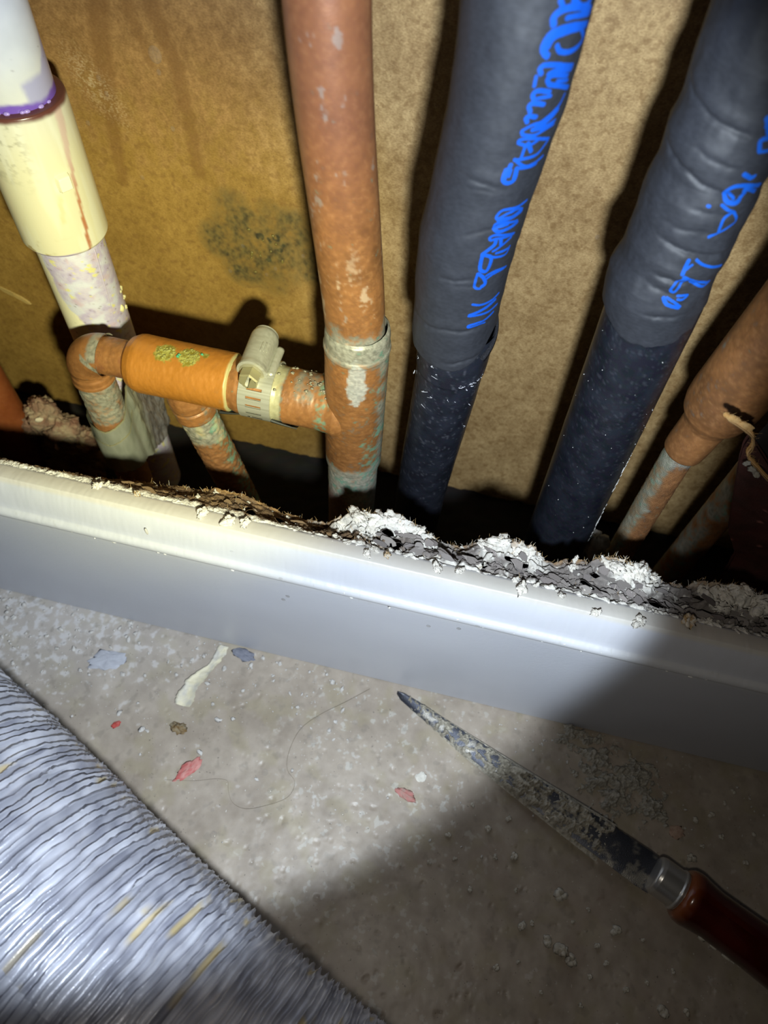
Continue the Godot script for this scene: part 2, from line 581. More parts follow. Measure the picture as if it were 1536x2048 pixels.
func rim_height(x: float, q: float) -> float:
	# q runs from 0 at the board to 1 at the cavity
	var back := pl(RIM, x)
	var y := lerpf(98.6, back - 2.5 * sm(-90.0, -110.0, x), sm(0.2, 1.0, q))
	var gap := sm(0.12, 0.4, q) * sm(0.95, 0.55, q)
	y -= gap * (0.8 + 2.4 * sm(-70.0, -40.0, x) * sm(0.0, -20.0, x) + 1.0 * sm(0.0, 20.0, x))
	y += (1.3 + 1.9 * sm(-50.0, -30.0, x)) * (0.25 + 0.75 * sm(0.05, 0.4, q)) * n2.get_noise_2d(x * 0.8, q * 26.0)
	y += (0.6 + 0.9 * sm(-55.0, -30.0, x)) * n3.get_noise_2d(x * 0.6, q * 11.0) + 0.5 * n4.get_noise_2d(x, q * 15.0)
	y -= 2.6 * sm(0.16, 0.0, absf(n2.get_noise_2d(x * 0.55 + 9.0, q * 19.0 + 0.02 * x))) * sm(0.05, 0.3, q) * (0.25 + 0.75 * sm(-50.0, -30.0, x))
	y -= (0.8 + 1.6 * sm(-50.0, -30.0, x)) * sm(0.30, 0.0, absf(n2.get_noise_2d(x * 0.5 + 60.0, q * 24.0)) * 2.4) * gap
	return y

func rim_paint(p: Vector3, _u: float, _t: float) -> Color:
	var q := clampf((-12.0 - p.z) / 15.5, 0.0, 1.0)
	var f := n3.get_noise_3dv(p)
	var white := lin(196, 192, 182).lerp(lin(226, 223, 215), clampf(0.5 + f, 0, 1))
	var grey := lin(98, 92, 88).lerp(lin(134, 127, 122), clampf(0.5 + n3.get_noise_3d(p.x * 0.3, p.y, p.z * 2.0), 0, 1))
	var brown := lin(78, 60, 42).lerp(lin(116, 92, 64), clampf(0.5 + n3.get_noise_3d(p.x * 0.3, p.y, p.z), 0, 1))
	var mid := brown.lerp(grey, sm(-30.0, 10.0, p.x + 14.0 * n2.get_noise_3dv(p)))
	var k := n2.get_noise_3d(p.x * 1.1, p.y, p.z * 1.4) + 0.5 * f
	# white lip of skim coat at the board, the paper layers behind it, white again only where whole chunks of core still stand
	var stand := sm(-40.0, -32.0, p.x) * sm(10.0, 2.0, p.x) + sm(18.0, 23.0, p.x) * sm(48.0, 42.0, p.x) + sm(64.0, 68.0, p.x) * sm(88.0, 80.0, p.x) + sm(96.0, 100.0, p.x)
	var core := stand * sm(0.46, 0.66, q + 0.2 * k)
	var lip := sm(0.26, 0.10, q + 0.16 * k - 0.06 * sm(-60.0, -100.0, p.x))
	var col := mid.lerp(white, maxf(lip, core))
	col = col.lerp(white, 0.75 * sm(0.40, 0.5, k) * sm(-90.0, 0.0, p.x))
	return col.lerp(lin(150, 116, 72), 0.7 * sm(0.86, 0.99, q + 0.1 * k) * sm(-0.25, 0.25, n2.get_noise_3d(p.x * 0.7, 7.0, 0.0)))


func front_wall() -> void:
	var base := Vector3(0, 0, -20)
	var o := thing("wall_front", "torn off drywall behind the baseboard with a ragged crumbling gypsum top edge", "wall", base, "", "structure")
	var s := Surf.new()
	var fp := func(u: float, t: float) -> Vector3:
		var x := lerpf(-300.0, 300.0, u)
		if t > 0.93:
			var d := (t - 0.93) / 0.07
			return Vector3(x, lerpf(rim_height(x, 1.0) - 1.0, -36.0, d * d), -27.6 - 0.3 * n3.get_noise_2d(x, d * 9.0))
		var q := t / 0.93
		var z := lerpf(-11.6, -27.5, q) + 0.5 * n3.get_noise_2d(x, q * 14.0 + 40.0)
		var y := rim_height(x, q)
		return Vector3(x, y, z)
	s.grid(1700, 56, fp, rim_paint, Vector3(0, 1, 0.1))
	part(o, "gypsum_core", s, mat(0.9, 0, 5, 0.25))
	# crumbs of gypsum, then shreds of the grey paper layers, each a piece of its own
	var chalk := mat(0.92, 0, 4, 0.3)
	var shapes := []
	for i in 7:
		var c := Surf.new()
		var tone := lin(222, 218, 208) if i < 5 else lin(176, 146, 100)
		blob(c, base, Vector3(1.15, 0.55, 0.8), Basis.IDENTITY, 1.0, 0.7 + 0.1 * i, (func(p: Vector3) -> Color: return tone.lerp(lin(204, 198, 186), clampf(0.5 + 2.0 * n3.get_noise_3dv(p * 3.0 + Vector3(i * 9, 0, 0)), 0, 1))), 24, 16)
		shapes.append(mesh_of(c, base))
	var crumb := func(x: float, q: float, lift: float, r: float, kind: int) -> void:
		var e := MeshInstance3D.new()
		e.mesh = shapes[kind]
		e.material_override = chalk
		e.name = "gypsum_crumb"
		e.transform = Transform3D(any_turn(0.5).scaled(Vector3(r, r, r) * 1.0), (Vector3(x, rim_height(x, q) + lift, lerpf(-11.6, -27.5, q)) - base) * MM)
		o.add_child(e, true)
	for i in 90:
		var x := rng.randf_range(-185.0, 150.0)
		var q := rng.randf_range(0.0, 1.0)
		crumb.call(x, q, 0.2, rng.randf_range(0.35, 1.15) * (1.2 if x > -40.0 else 0.8), rng.randi() % 5)
	# the white chunks that stand up at the cavity edge, and the lumps that hang over the ledge
	for q in [[-31, 0.8, 2.4], [-26, 0.85, 3.2], [-20, 0.8, 3.6], [-15, 0.9, 3.3], [-9, 0.85, 3.0], [-4, 0.9, 2.4], [1, 0.9, 2.0], [21, 0.85, 2.2], [26, 0.9, 2.8], [31, 0.9, 3.0], [36, 0.85, 2.4], [41, 0.95, 1.8], [66, 0.85, 2.8], [71, 0.8, 3.4], [76, 0.85, 3.0], [82, 0.95, 2.2], [99, 0.9, 2.4], [106, 0.85, 3.0], [112, 0.95, 2.6], [120, 0.8, 3.8]]:
		crumb.call(q[0], q[1], -0.6, q[2], rng.randi() % 5)
	for q in [[-19, -0.16, 1.3], [-12, -0.1, 1.1], [6, -0.12, 1.6], [14, -0.05, 1.4], [36, -0.16, 1.9], [50, -0.1, 1.2], [62, -0.32, 1.3], [77, -0.3, 2.0], [94, 0.0, 2.2], [-80, -0.1, 1.8], [-70, -0.16, 2.0], [-64, -0.1, 1.6], [-120, 0.0, 1.4], [-105, 0.02, 1.2]]:
		crumb.call(q[0], q[1], 3.0, q[2], rng.randi() % 7)
	var paper := mat(0.8, 0, 5, 0.12)
	for i in 110:
		var x := rng.randf_range(-18.0, 124.0) if i < 100 else rng.randf_range(-120.0, -40.0)
		var q := rng.randf_range(0.22, 0.72)
		var f := Surf.new()
		var tone := lin(96, 90, 88).lerp(lin(140, 133, 128), rng.randf()) if i < 100 else lin(112, 90, 64)
		var at := Vector3(x, rim_height(x, q) + 0.7, lerpf(-11.6, -27.5, q))
		flake(f, at, Basis(Vector3.UP, rng.randf_range(-0.6, 0.1)) * Basis(Vector3(1, 0, 0), rng.randf_range(-0.1, 0.9)) * Basis(Vector3(0, 0, 1), rng.randf_range(-0.45, 0.15)), Vector3(rng.randf_range(1.8, 4.4), rng.randf_range(0.1, 0.2), rng.randf_range(0.8, 1.9)), (func(_p: Vector3) -> Color: return tone), 10, i)
		part(o, "paper_shred", f, paper)
	# frayed paper fibres along the broken edge
	var fz := Surf.new()
	for i in 900:
		var x := rng.randf_range(-170.0, 150.0)
		if i > 500:
			x = [-20.0, 30.0, 70.0, 66.0, 108.0, 2.0][i % 6] + rng.randfn() * 7.0
		var q := rng.randf_range(0.88, 1.02) if rng.randf() < 0.8 else rng.randf_range(0.2, 0.9)
		var p := Vector3(x, rim_height(x, minf(q, 1.0)) - 0.3, lerpf(-11.6, -27.5, q))
		var d := Vector3(rng.randfn() * 0.6, 1.0, rng.randfn() * 0.7 - 0.3).normalized() * rng.randf_range(0.8, 2.6)
		strand(fz, [p, p + d * 0.5 + Vector3(rng.randfn(), 0, rng.randfn()) * 0.15, p + d], 0.07, lin(196, 164, 112) if rng.randf() < 0.7 else lin(230, 222, 206), 3)
	part(o, "frayed_fibres", fz, mat(0.8)).set_meta("kind", "stuff")


# ---------------------------------------------------------------- pipes

func pvc_pipe() -> void:
	var base := Vector3(-164, -30, -101)
	var o := thing("pvc_pipe", "white plastic pipe with a cream coupling and purple primer stains behind the copper elbow", "pipe", base)
	var up := mat(0.28, 0.0, 9.0, 0.012)
	var ax := func(y: float) -> Vector3: return Vector3(-164.0, y, -101.0)
	# lower pipe
	var low := func(p: Vector3, t: float, th: float) -> Color:
		var y := lerpf(-36.0, 137.0, t)
		var deg := rad_to_deg(wrapf(th, -PI, PI))
		var n := n2.get_noise_3dv(p * 1.3)
		var f := n3.get_noise_3dv(p)
		var col := lin(236, 232, 204)
		# a slanting band of purple primer wiped over the right side
		var edge := pl([Vector2(96, 15), Vector2(112, -15), Vector2(127, -24)], y) + 7.0 * n
		var prim := lin(206, 200, 222).lerp(lin(190, 180, 214), clampf(0.5 + n + f, 0, 1)).lerp(lin(206, 180, 190), 0.5 * sm(0.15, 0.45, n2.get_noise_3dv(p * 1.1 + Vector3(40, 0, 0))))
		prim = prim.lerp(lin(216, 222, 236), 0.7 * sm(0.0, 0.35, n2.get_noise_3dv(p * 0.9 + Vector3(0, 90, 0))))
		col = col.lerp(prim, sm(edge - 2.0, edge + 2.0, deg))
		col = col.lerp(lin(226, 222, 130), 0.8 * sm(0.36, 0.5, n2.get_noise_3dv(p * 1.9 + Vector3(7, 7, 70))) * sm(edge, edge + 4.0, deg))
		return col.lerp(lin(120, 104, 96), 0.6 * sm(0.36, 0.56, f * 0.8 + 0.3 * n4.get_noise_3dv(p)))
	var s := Surf.new()
	turned(s, ax.call(-36.0), ax.call(137.0), [Vector2(0, 13.35), Vector2(173, 13.35)], 300, 110, low)
	part(o, "lower_pipe", s, mat(0.4, 0, 9, 0.05))
	var ridge := Surf.new()
	var rp := []
	for i in 14:
		var a := deg_to_rad(74.0 - 0.6 * i)
		rp.append(Vector3(-164 + sin(a) * 13.3, 132 - i * 2.6, -101 + cos(a) * 13.3))
	strand(ridge, rp, 0.3, lin(196, 186, 206))
	var lump := Surf.new()
	for i in 7:
		var a := deg_to_rad(104.0 + rng.randf_range(-14, 18))
		blob(lump, Vector3(-164 + sin(a) * 13.2, rng.randf_range(95, 106), -101 + cos(a) * 13.2), Vector3.ONE * rng.randf_range(0.5, 1.5), Basis.IDENTITY, 0.7, 0.4, (func(_p: Vector3) -> Color: return lin(214, 208, 158)), 8, 6)
	part(o, "glue_run", ridge, up)
	part(o, "glue_lumps", lump, mat(0.5)).set_meta("kind", "stuff")
	# coupling
	var cup := func(p: Vector3, t: float, th: float) -> Color:
		var y := lerpf(134.5, 188.0, t)
		var deg := rad_to_deg(wrapf(th, -PI, PI))
		var f := n3.get_noise_3dv(p)
		var n := n2.get_noise_3dv(p)
		var col := lin(216, 212, 182).lerp(lin(210, 208, 190), sm(165.0, 190.0, y))
		# pale drips, then the brown run down the front
		col = col.lerp(lin(226, 226, 212), 0.4 * sm(0.0, 0.3, n2.get_noise_2d(deg * 0.35, y * 0.12)))
		var mid := 81.0 - (186.0 - y) * 0.41 + 2.0 * n2.get_noise_2d(3.0, y)
		var wd := lerpf(8.5, 3.2, sm(188.0, 160.0, y))
		var run := sm(wd, wd * 0.5, absf(deg - mid))
		col = col.lerp(lin(204, 178, 170).lerp(lin(170, 92, 40), sm(176.0, 150.0, y)), run * 0.85)
		col = col.lerp(lin(206, 196, 140), 0.5 * sm(4.0, 2.0, absf(deg - 40.0 - (y - 150.0) * 0.6)) * sm(148.0, 150.0, y) * sm(162.0, 158.0, y))
		# grimy scrapes at the left
		var grime := sm(38.0, 15.0, deg) * sm(160.0, 178.0, y + 8.0 * n)
		col = col.lerp(lin(150, 146, 124), 0.6 * grime * sm(-0.05, 0.35, f + 0.6 * n))
		col = col.lerp(lin(150, 130, 60), 0.7 * sm(0.34, 0.5, n) * sm(144.0, 137.0, y))
		# brown ring at the top, purple at the bottom lip
		col = col.lerp(lin(96, 58, 52), sm(185.3, 187.2, y + 0.6 * n))
		return col.lerp(lin(168, 152, 200), sm(136.4, 135.4, y + 0.6 * n) * sm(-50.0, -30.0, deg) * sm(60.0, 30.0, deg) * 0.9)
	var c := Surf.new()
	turned(c, ax.call(134.5), ax.call(188.0), [Vector2(0, 13.0), Vector2(0.01, 15.0), Vector2(0.5, 15.8), Vector2(1.4, 16.3), Vector2(51.8, 16.2), Vector2(53.0, 15.9), Vector2(53.4, 15.2), Vector2(53.45, 13.2)], 240, 130, cup)
	var coupling := part(o, "coupling", c, up)
	# moulded square on the side
	var sq := Surf.new()
	var a0 := deg_to_rad(56.5)
	var tb := Basis(Vector3.UP, a0)
	var bev := func(u: float, t: float) -> Vector3:
		var x := (u - 0.5) * 2.0
		var y := (t - 0.5) * 2.0
		var e := maxf(absf(x), absf(y))
		var round := Vector2(x, y) * (1.0 - 0.10 * x * x * y * y)
		return Vector3(-164, 163.9, -101) + tb * Vector3(round.x * 2.9, round.y * 3.3, 15.7 + 2.3 * sm(1.0, 0.72, e))
	sq.grid(20, 20, bev, (func(_p: Vector3, _u: float, _t: float) -> Color: return lin(238, 236, 206)), tb * Vector3(0, 0, 1))
	part(coupling, "moulded_square", sq, up)
	# upper pipe going up out of the coupling
	var hi := func(p: Vector3, t: float, th: float) -> Color:
		var y := lerpf(186.0, 330.0, t)
		var deg := rad_to_deg(wrapf(th, -PI, PI))
		var n := n2.get_noise_3dv(p)
		var col := lin(206, 209, 217).lerp(lin(198, 201, 210), clampf(0.5 + n, 0, 1))
		col = col.lerp(lin(206, 206, 194), 0.5 * sm(204.0, 192.0, y + 3.0 * n))
		var wash := sm(46.0, 54.0, deg + 5.0 * n) * sm(197.5, 195.0, y - maxf(0.0, deg - 86.0) * 0.3 + 1.5 * n)
		col = col.lerp(lin(150, 148, 196), 0.75 * wash)
		var ring := sm(191.0, 189.4, y - 0.8 * sin(deg * 0.07) + 1.0 * n)
		col = col.lerp(lin(112, 84, 178), ring)
		return col.lerp(lin(140, 138, 146), 0.5 * sm(0.62, 0.7, n3.get_noise_3dv(p * 0.7)))
	var u := Surf.new()
	turned(u, ax.call(186.0), ax.call(330.0), [Vector2(0, 13.35), Vector2(144, 13.35)], 280, 110, hi)
	part(o, "upper_pipe", u, up)
	# beads of purple solvent in the ring
	for i in 6:
		var a := deg_to_rad(8.0 + i * 14.0 + rng.randf_range(-5, 5))
		var b := Surf.new()
		blob(b, Vector3(-164 + sin(a) * 13.6, 188.2, -101 + cos(a) * 13.6), Vector3(1.0, 0.6, 0.6) * rng.randf_range(0.7, 1.2), Basis(Vector3.UP, a), 0.15, 0.2, (func(_p: Vector3) -> Color: return lin(160, 140, 214)), 12, 8)
		part(o, "primer_bead", b, up)


# oxidised copper with grey lime and green verdigris; «grey» and «green» from 0 to 1
func copper(p: Vector3, grey: float, green: float, warm := 0.5) -> Color:
	var a := n1.get_noise_3dv(p * 1.5)
	var b := n2.get_noise_3dv(p)
	var c := n3.get_noise_3dv(p)
	var d := n4.get_noise_3dv(p)
	var col := lin(112, 76, 46).lerp(lin(164, 113, 68), clampf(0.5 + 0.5 * a + 0.45 * b + 0.3 * c + (warm - 0.5), 0, 1))
	col = col.lerp(lin(92, 62, 42), 0.4 * sm(0.1, 0.55, b + 0.4 * d)).lerp(lin(180, 136, 90), 0.2 * sm(0.2, 0.6, c + 0.5 * d))
	var g := sm(0.26, -0.26, 0.62 - grey + 0.5 * b + 0.35 * c + 0.15 * d)
	col = col.lerp(lin(116, 118, 108).lerp(lin(168, 170, 158), clampf(0.5 + 0.8 * c + 0.5 * d, 0, 1)), g * 0.9)
	var v := sm(0.2, -0.2, 0.62 - green + 0.6 * n2.get_noise_3dv(p * 1.3 + Vector3(80, 0, 0)) + 0.5 * c)
	return col.lerp(lin(92, 156, 136).lerp(lin(140, 190, 168), clampf(0.5 + c, 0, 1)), v * 0.65)


func copper_tee() -> void:
	var base := Vector3(-38, -36, -69)
	var o := thing("copper_tee_pipe", "tall corroded copper pipe with a soldered tee whose side arm ends in an elbow", "pipe", base)
	var m := mat(0.42, 0.15, 9.0, 0.02)
	var rough := mat(0.65, 0.05, 6.0, 0.16)
	var axis := func(y: float) -> Vector3: return Vector3(-38.4 - 10.6 * sm(120.0, 262.0, y) - maxf(0.0, y - 245.0) * 0.08, y, -69.0)
	# riser
	var s := Surf.new()
	var rise := func(t: float) -> Vector3: return axis.call(lerpf(128.0, 330.0, t))
	var rr := func(t: float, th: float) -> float:
		return 10.25 + 0.05 * n1.get_noise_2d(t * 200.0, th * 8.0)
	var rc := func(p: Vector3, t: float, th: float) -> Color:
		var y := p.y
		var deg := rad_to_deg(wrapf(th, -PI, PI))
		var col := copper(p, 0.75 * sm(160.0, 147.0, y), 0.0, 0.42 + 0.2 * sm(190.0, 140.0, y))
		col = col.lerp(lin(150, 92, 72), 0.4 * sm(170.0, 230.0, y))
		# chalky runs down the sides
		var chalk := sm(0.28, 0.5, n2.get_noise_2d(deg * 0.16, y * 0.28) + 0.35 * n3.get_noise_3dv(p)) * sm(200.0, 160.0, y)
		col = col.lerp(lin(196, 180, 156), 0.6 * chalk)
		return col.lerp(lin(150, 146, 138), 0.5 * sm(0.5, 0.66, n2.get_noise_3d(p.x * 1.3, p.y * 0.6, p.z) + 0.3 * n3.get_noise_3dv(p)))
	sweep(s, 420, 130, rise, rr, rc)
	part(o, "riser", s, m)
	# tee body
	var t := Surf.new()
	var tc := func(p: Vector3, q: float, th: float) -> Color:
		var y := p.y
		var deg := rad_to_deg(wrapf(th, -PI, PI))
		var col := copper(p, 0.9 * sm(136.0, 143.0, y) + 0.8 * sm(80.0, 74.5, y) + 0.5 * sm(40.0, 75.0, deg) + 0.22, 0.25 * sm(10.0, 60.0, deg) + 0.3 * sm(115.0, 95.0, y) * sm(0.0, 30.0, deg), 0.55)
		var drip := sm(0.2, -0.1, Vector2((deg - 14.0) / 17.0, (y - 130.0) / 11.0).length() - 0.95 + 0.35 * n3.get_noise_3dv(p) + 0.3 * n2.get_noise_3dv(p))
		return col.lerp(lin(156, 160, 160).lerp(lin(196, 198, 194), clampf(0.5 + n3.get_noise_3dv(p * 1.5), 0, 1)), 0.85 * drip)
	turned(t, Vector3(-38.3, 72, -69), Vector3(-38.5, 148.5, -69), [Vector2(0, 10.9), Vector2(0.2, 11.3), Vector2(1.0, 11.8), Vector2(18, 11.8), Vector2(34, 11.7), Vector2(60, 11.6), Vector2(65, 11.6), Vector2(66.5, 11.7), Vector2(67.2, 12.0), Vector2(68.6, 11.9), Vector2(69.2, 11.5), Vector2(74.0, 11.4), Vector2(75.6, 11.1), Vector2(76.5, 10.2)], 260, 130, tc, 0.12)
	var tee := part(o, "tee_fitting", t, m)
	# the tee's side mouth, flared into the body
	var br := Surf.new()
	var bc := func(p: Vector3, q: float, th: float) -> Color:
		var x := p.x
		var deg := rad_to_deg(wrapf(th, -PI, PI))
		var col := copper(p, 0.9 * sm(-64.6, -66.0, x + 0.8 * n3.get_noise_3dv(p)) * sm(-71.0, -69.5, x) + 0.6 * sm(108.0, 113.0, p.y + 3.0 * n2.get_noise_3dv(p)) * sm(4.0, 0.0, absf(x + 57.0) - 3.0), 0.62 * sm(-55.0, -51.0, x) * sm(-45.0, -49.0, x) , 0.72)
		return col.lerp(lin(190, 186, 144), 0.6 * sm(-65.0, -67.0, x + 1.2 * n2.get_noise_3dv(p)) * sm(-71.0, -69.5, x))
	turned(br, Vector3(-88, 104.5, -69), Vector3(-36, 103.6, -69), [Vector2(0, 10.4), Vector2(3.5, 11.3), Vector2(18.0, 11.35), Vector2(19.5, 10.9), Vector2(22, 10.9), Vector2(22.4, 11.2), Vector2(30, 11.1), Vector2(36, 11.0), Vector2(40, 11.4), Vector2(43, 12.3), Vector2(46, 12.0), Vector2(52, 8.0)], 150, 120, bc, 0.15, Vector3(0, 0, 1))
	part(tee, "side_mouth", br, m)
	# lime crust over the mouth
	var crust := Surf.new()
	for i in 46:
		var x := rng.randf_range(-71.0, -48.0)
		var a := rng.randfn() * 0.3 - 0.1 + 0.25 * sin(x)
		blob(crust, Vector3(x, 104.3 + cos(a) * 11.2, -69 + sin(a) * 11.2), Vector3(1.3, 0.7, 1.0) * rng.randf_range(0.2, 0.6), Basis.IDENTITY, 0.9, 1.0, (func(_p: Vector3) -> Color: return lin(112, 108, 94).lerp(lin(160, 156, 138), rng.randf())), 7, 5)
	part(tee, "lime_crust", crust, mat(0.6)).set_meta("kind", "stuff")
	# stub below the tee
	var b := Surf.new()
	turned(b, Vector3(-38.4, -36, -69), Vector3(-38.3, 76, -69), [Vector2(0, 10.8), Vector2(97, 10.8)], 180, 110, (func(p: Vector3, _t: float, th: float) -> Color: return copper(p, 0.95, 0.35, 0.35).lerp(lin(118, 78, 66), 0.7 * sm(58.0, 50.0, p.y + 5.0 * n2.get_noise_3dv(p)) * sm(0.3, -0.2, sin(th)))), 0.2)
	part(o, "lower_pipe", b, rough)
	# reducing tee at the far end of the arm
	var w := Surf.new()
	var wc := func(p: Vector3, q: float, th: float) -> Color:
		var col := copper(p, 0.1, 0.0, 0.9).lerp(lin(192, 124, 34), 0.6)
		# two crusted spots on the upper front and a small green bead between them
		var f := n3.get_noise_3dv(p * 1.2)
		for q2 in [Vector3(-113.6, 8.5, 4.1), Vector3(-104.0, 7.0, 4.2), Vector3(-98.0, -3.0, 1.3)]:
			var d: float = Vector2(p.x - q2.x, (rad_to_deg(atan2(p.z + 69.0, p.y - 104.4)) - q2.y) * 0.205).length() / q2.z
			if true:
				col = col.lerp(lin(132, 120, 44).lerp(lin(176, 176, 96), clampf(0.5 + 1.5 * f, 0, 1)), sm(1.12, 0.9, d + 0.4 * f))
		return col.lerp(lin(190, 186, 136), sm(-88.8, -87.6, p.x + 0.5 * n2.get_noise_3dv(p)))
	turned(w, Vector3(-131.5, 104.2, -69), Vector3(-84.5, 104.6, -69), [Vector2(0, 7.6), Vector2(0.3, 8.6), Vector2(1.6, 10.2), Vector2(4.2, 11.5), Vector2(6.0, 11.85), Vector2(20, 11.7), Vector2(43.4, 11.7), Vector2(44.0, 11.2), Vector2(44.1, 10.4), Vector2(47, 10.4)], 200, 130, wc, 0.12)
	var red := part(o, "reducing_tee", w, m)
	var spots := Surf.new()
	for i in 90:
		var c: Vector2 = [Vector2(-113.6, 8.5), Vector2(-104.0, 7.0), Vector2(-104.0, 7.0)][i % 3]
		var a := rng.randf() * TAU
		var r := sqrt(rng.randf()) * 3.7
		var b2 := deg_to_rad(c.y + sin(a) * r / 0.205)
		blob(spots, Vector3(c.x + cos(a) * r, 104.4 + cos(b2) * 11.75, -69 + sin(b2) * 11.75), Vector3(1.3, 0.5, 1.3) * rng.randf_range(0.2, 0.5), Basis.IDENTITY, 0.8, 0.5, (func(_p: Vector3) -> Color: return lin(124, 116, 50).lerp(lin(164, 164, 96), rng.randf())), 6, 4)
	for q in [Vector3(-107.9, 116.0, -67.2), Vector3(-108.3, 115.8, -66.4), Vector3(-99.5, 116.1, -69.6)]:
		blob(spots, q, Vector3(0.7, 0.8, 0.5), Basis.IDENTITY, 0.4, 0.4, (func(_p: Vector3) -> Color: return lin(70, 150, 112)), 8, 6)
	part(red, "corrosion_spots", spots, mat(0.75)).set_meta("kind", "stuff")
	# narrow run to the elbow
	var nr := Surf.new()
	turned(nr, Vector3(-144.5, 104.4, -69), Vector3(-129, 104.4, -69), [Vector2(0, 8.2), Vector2(1.0, 8.3), Vector2(1.2, 7.75), Vector2(16, 7.75)], 70, 90, (func(p: Vector3, _t: float, _a: float) -> Color: return copper(p, 0.15 + 0.6 * sm(-141.5, -143.5, p.x + n2.get_noise_3dv(p)), 0.0, 0.66).lerp(lin(120, 74, 58), 0.5 * sm(0.0, 0.4, n2.get_noise_3dv(p * 0.9)) )), 0.1)
	part(o, "arm_pipe", nr, m)
	# elbow
	var e := Surf.new()
	var ec := func(q: float) -> Vector3:
		var R := 9.0
		if q < 0.2:
			return Vector3(lerpf(-141.6, -142.4, q / 0.2), 104.4, -69)
		if q < 0.75:
			var a := (q - 0.2) / 0.55 * PI / 2
			return Vector3(-142.4 - R * sin(a), 104.4 - R + R * cos(a), -69)
		return Vector3(-151.4, 95.4 - (q - 0.75) / 0.25 * 6.5, -69)
	var er := func(q: float, th: float) -> float:
		return 8.5 + 0.45 * sm(0.05, 0.0, q) + 0.35 * sm(0.93, 0.97, q) - 0.5 * sm(0.7, 0.76, q) * sm(0.86, 0.8, q)
	sweep(e, 90, 100, ec, er, (func(p: Vector3, q: float, th: float) -> Color:
		var g := 1.0 * sm(4.5, 1.2, absf(p.x + 143.4 + 1.2 * n2.get_noise_3dv(p))) * sm(-62.0, -66.0, p.z - 0.8 * (p.y - 104.0)) + 0.95 * sm(2.0, 0.7, absf(p.y - 108.5 + 0.75 * (p.x + 149.0) + 0.7 * n2.get_noise_3dv(p))) * sm(-150.0, -148.0, p.x)
		return copper(p, g, 0.0, 0.7)))
	part(o, "elbow", e, m)
	var dp := Surf.new()
	turned(dp, Vector3(-152.5, -36, -69), Vector3(-151.4, 92, -69), [Vector2(0, 7.95), Vector2(122, 7.95), Vector2(124, 8.2), Vector2(128, 8.2)], 200, 90, (func(p: Vector3, _t: float, _a: float) -> Color: return copper(p, 0.72 * sm(62.0, 68.0, p.y + 3.0 * n2.get_noise_3dv(p)) + 0.1, 0.05, 0.6)), 0.45)
	part(o, "drop_pipe", dp, rough)
	# outlet of the reducing tee, and the pipe that leans away below it
	var st := Surf.new()
	var dir := (Vector3(-99.5, 36, -70) - Vector3(-109.6, 90, -69)).normalized()
	var p0 := Vector3(-109.6, 90, -69)
	turned(st, p0 - dir * 6.0, p0 + dir * 11.0, [Vector2(0, 8.0), Vector2(6.0, 9.0), Vector2(9, 8.9), Vector2(10.2, 8.2), Vector2(10.6, 8.9), Vector2(15.6, 9.0), Vector2(16.6, 8.6), Vector2(17, 7.6)], 60, 90, (func(p: Vector3, _t: float, _a: float) -> Color: return copper(p, 0.2 + 0.4 * sm(-103.0, -100.0, p.x), 0.0, 0.75)), 0.15)
	part(red, "outlet", st, m)
	var sp := Surf.new()
	turned(sp, p0 + dir * 8.0, p0 + dir * 128.0, [Vector2(0, 8.0), Vector2(120, 8.0)], 200, 90, (func(p: Vector3, q: float, th: float) -> Color:
		var g := 0.8 * sm(62.0, 70.0, p.y + 4.0 * n2.get_noise_3dv(p))
		return copper(p, g + 0.1 + 0.2 * sm(0.3, 1.0, sin(th)), 0.05 + 0.5 * sm(0.6, 0.95, absf(sin(th))), 0.4).lerp(lin(206, 204, 160), 0.5 * g * sm(0.0, 0.4, n2.get_noise_3dv(p)))), 0.6)
	part(o, "leaning_pipe", sp, rough)


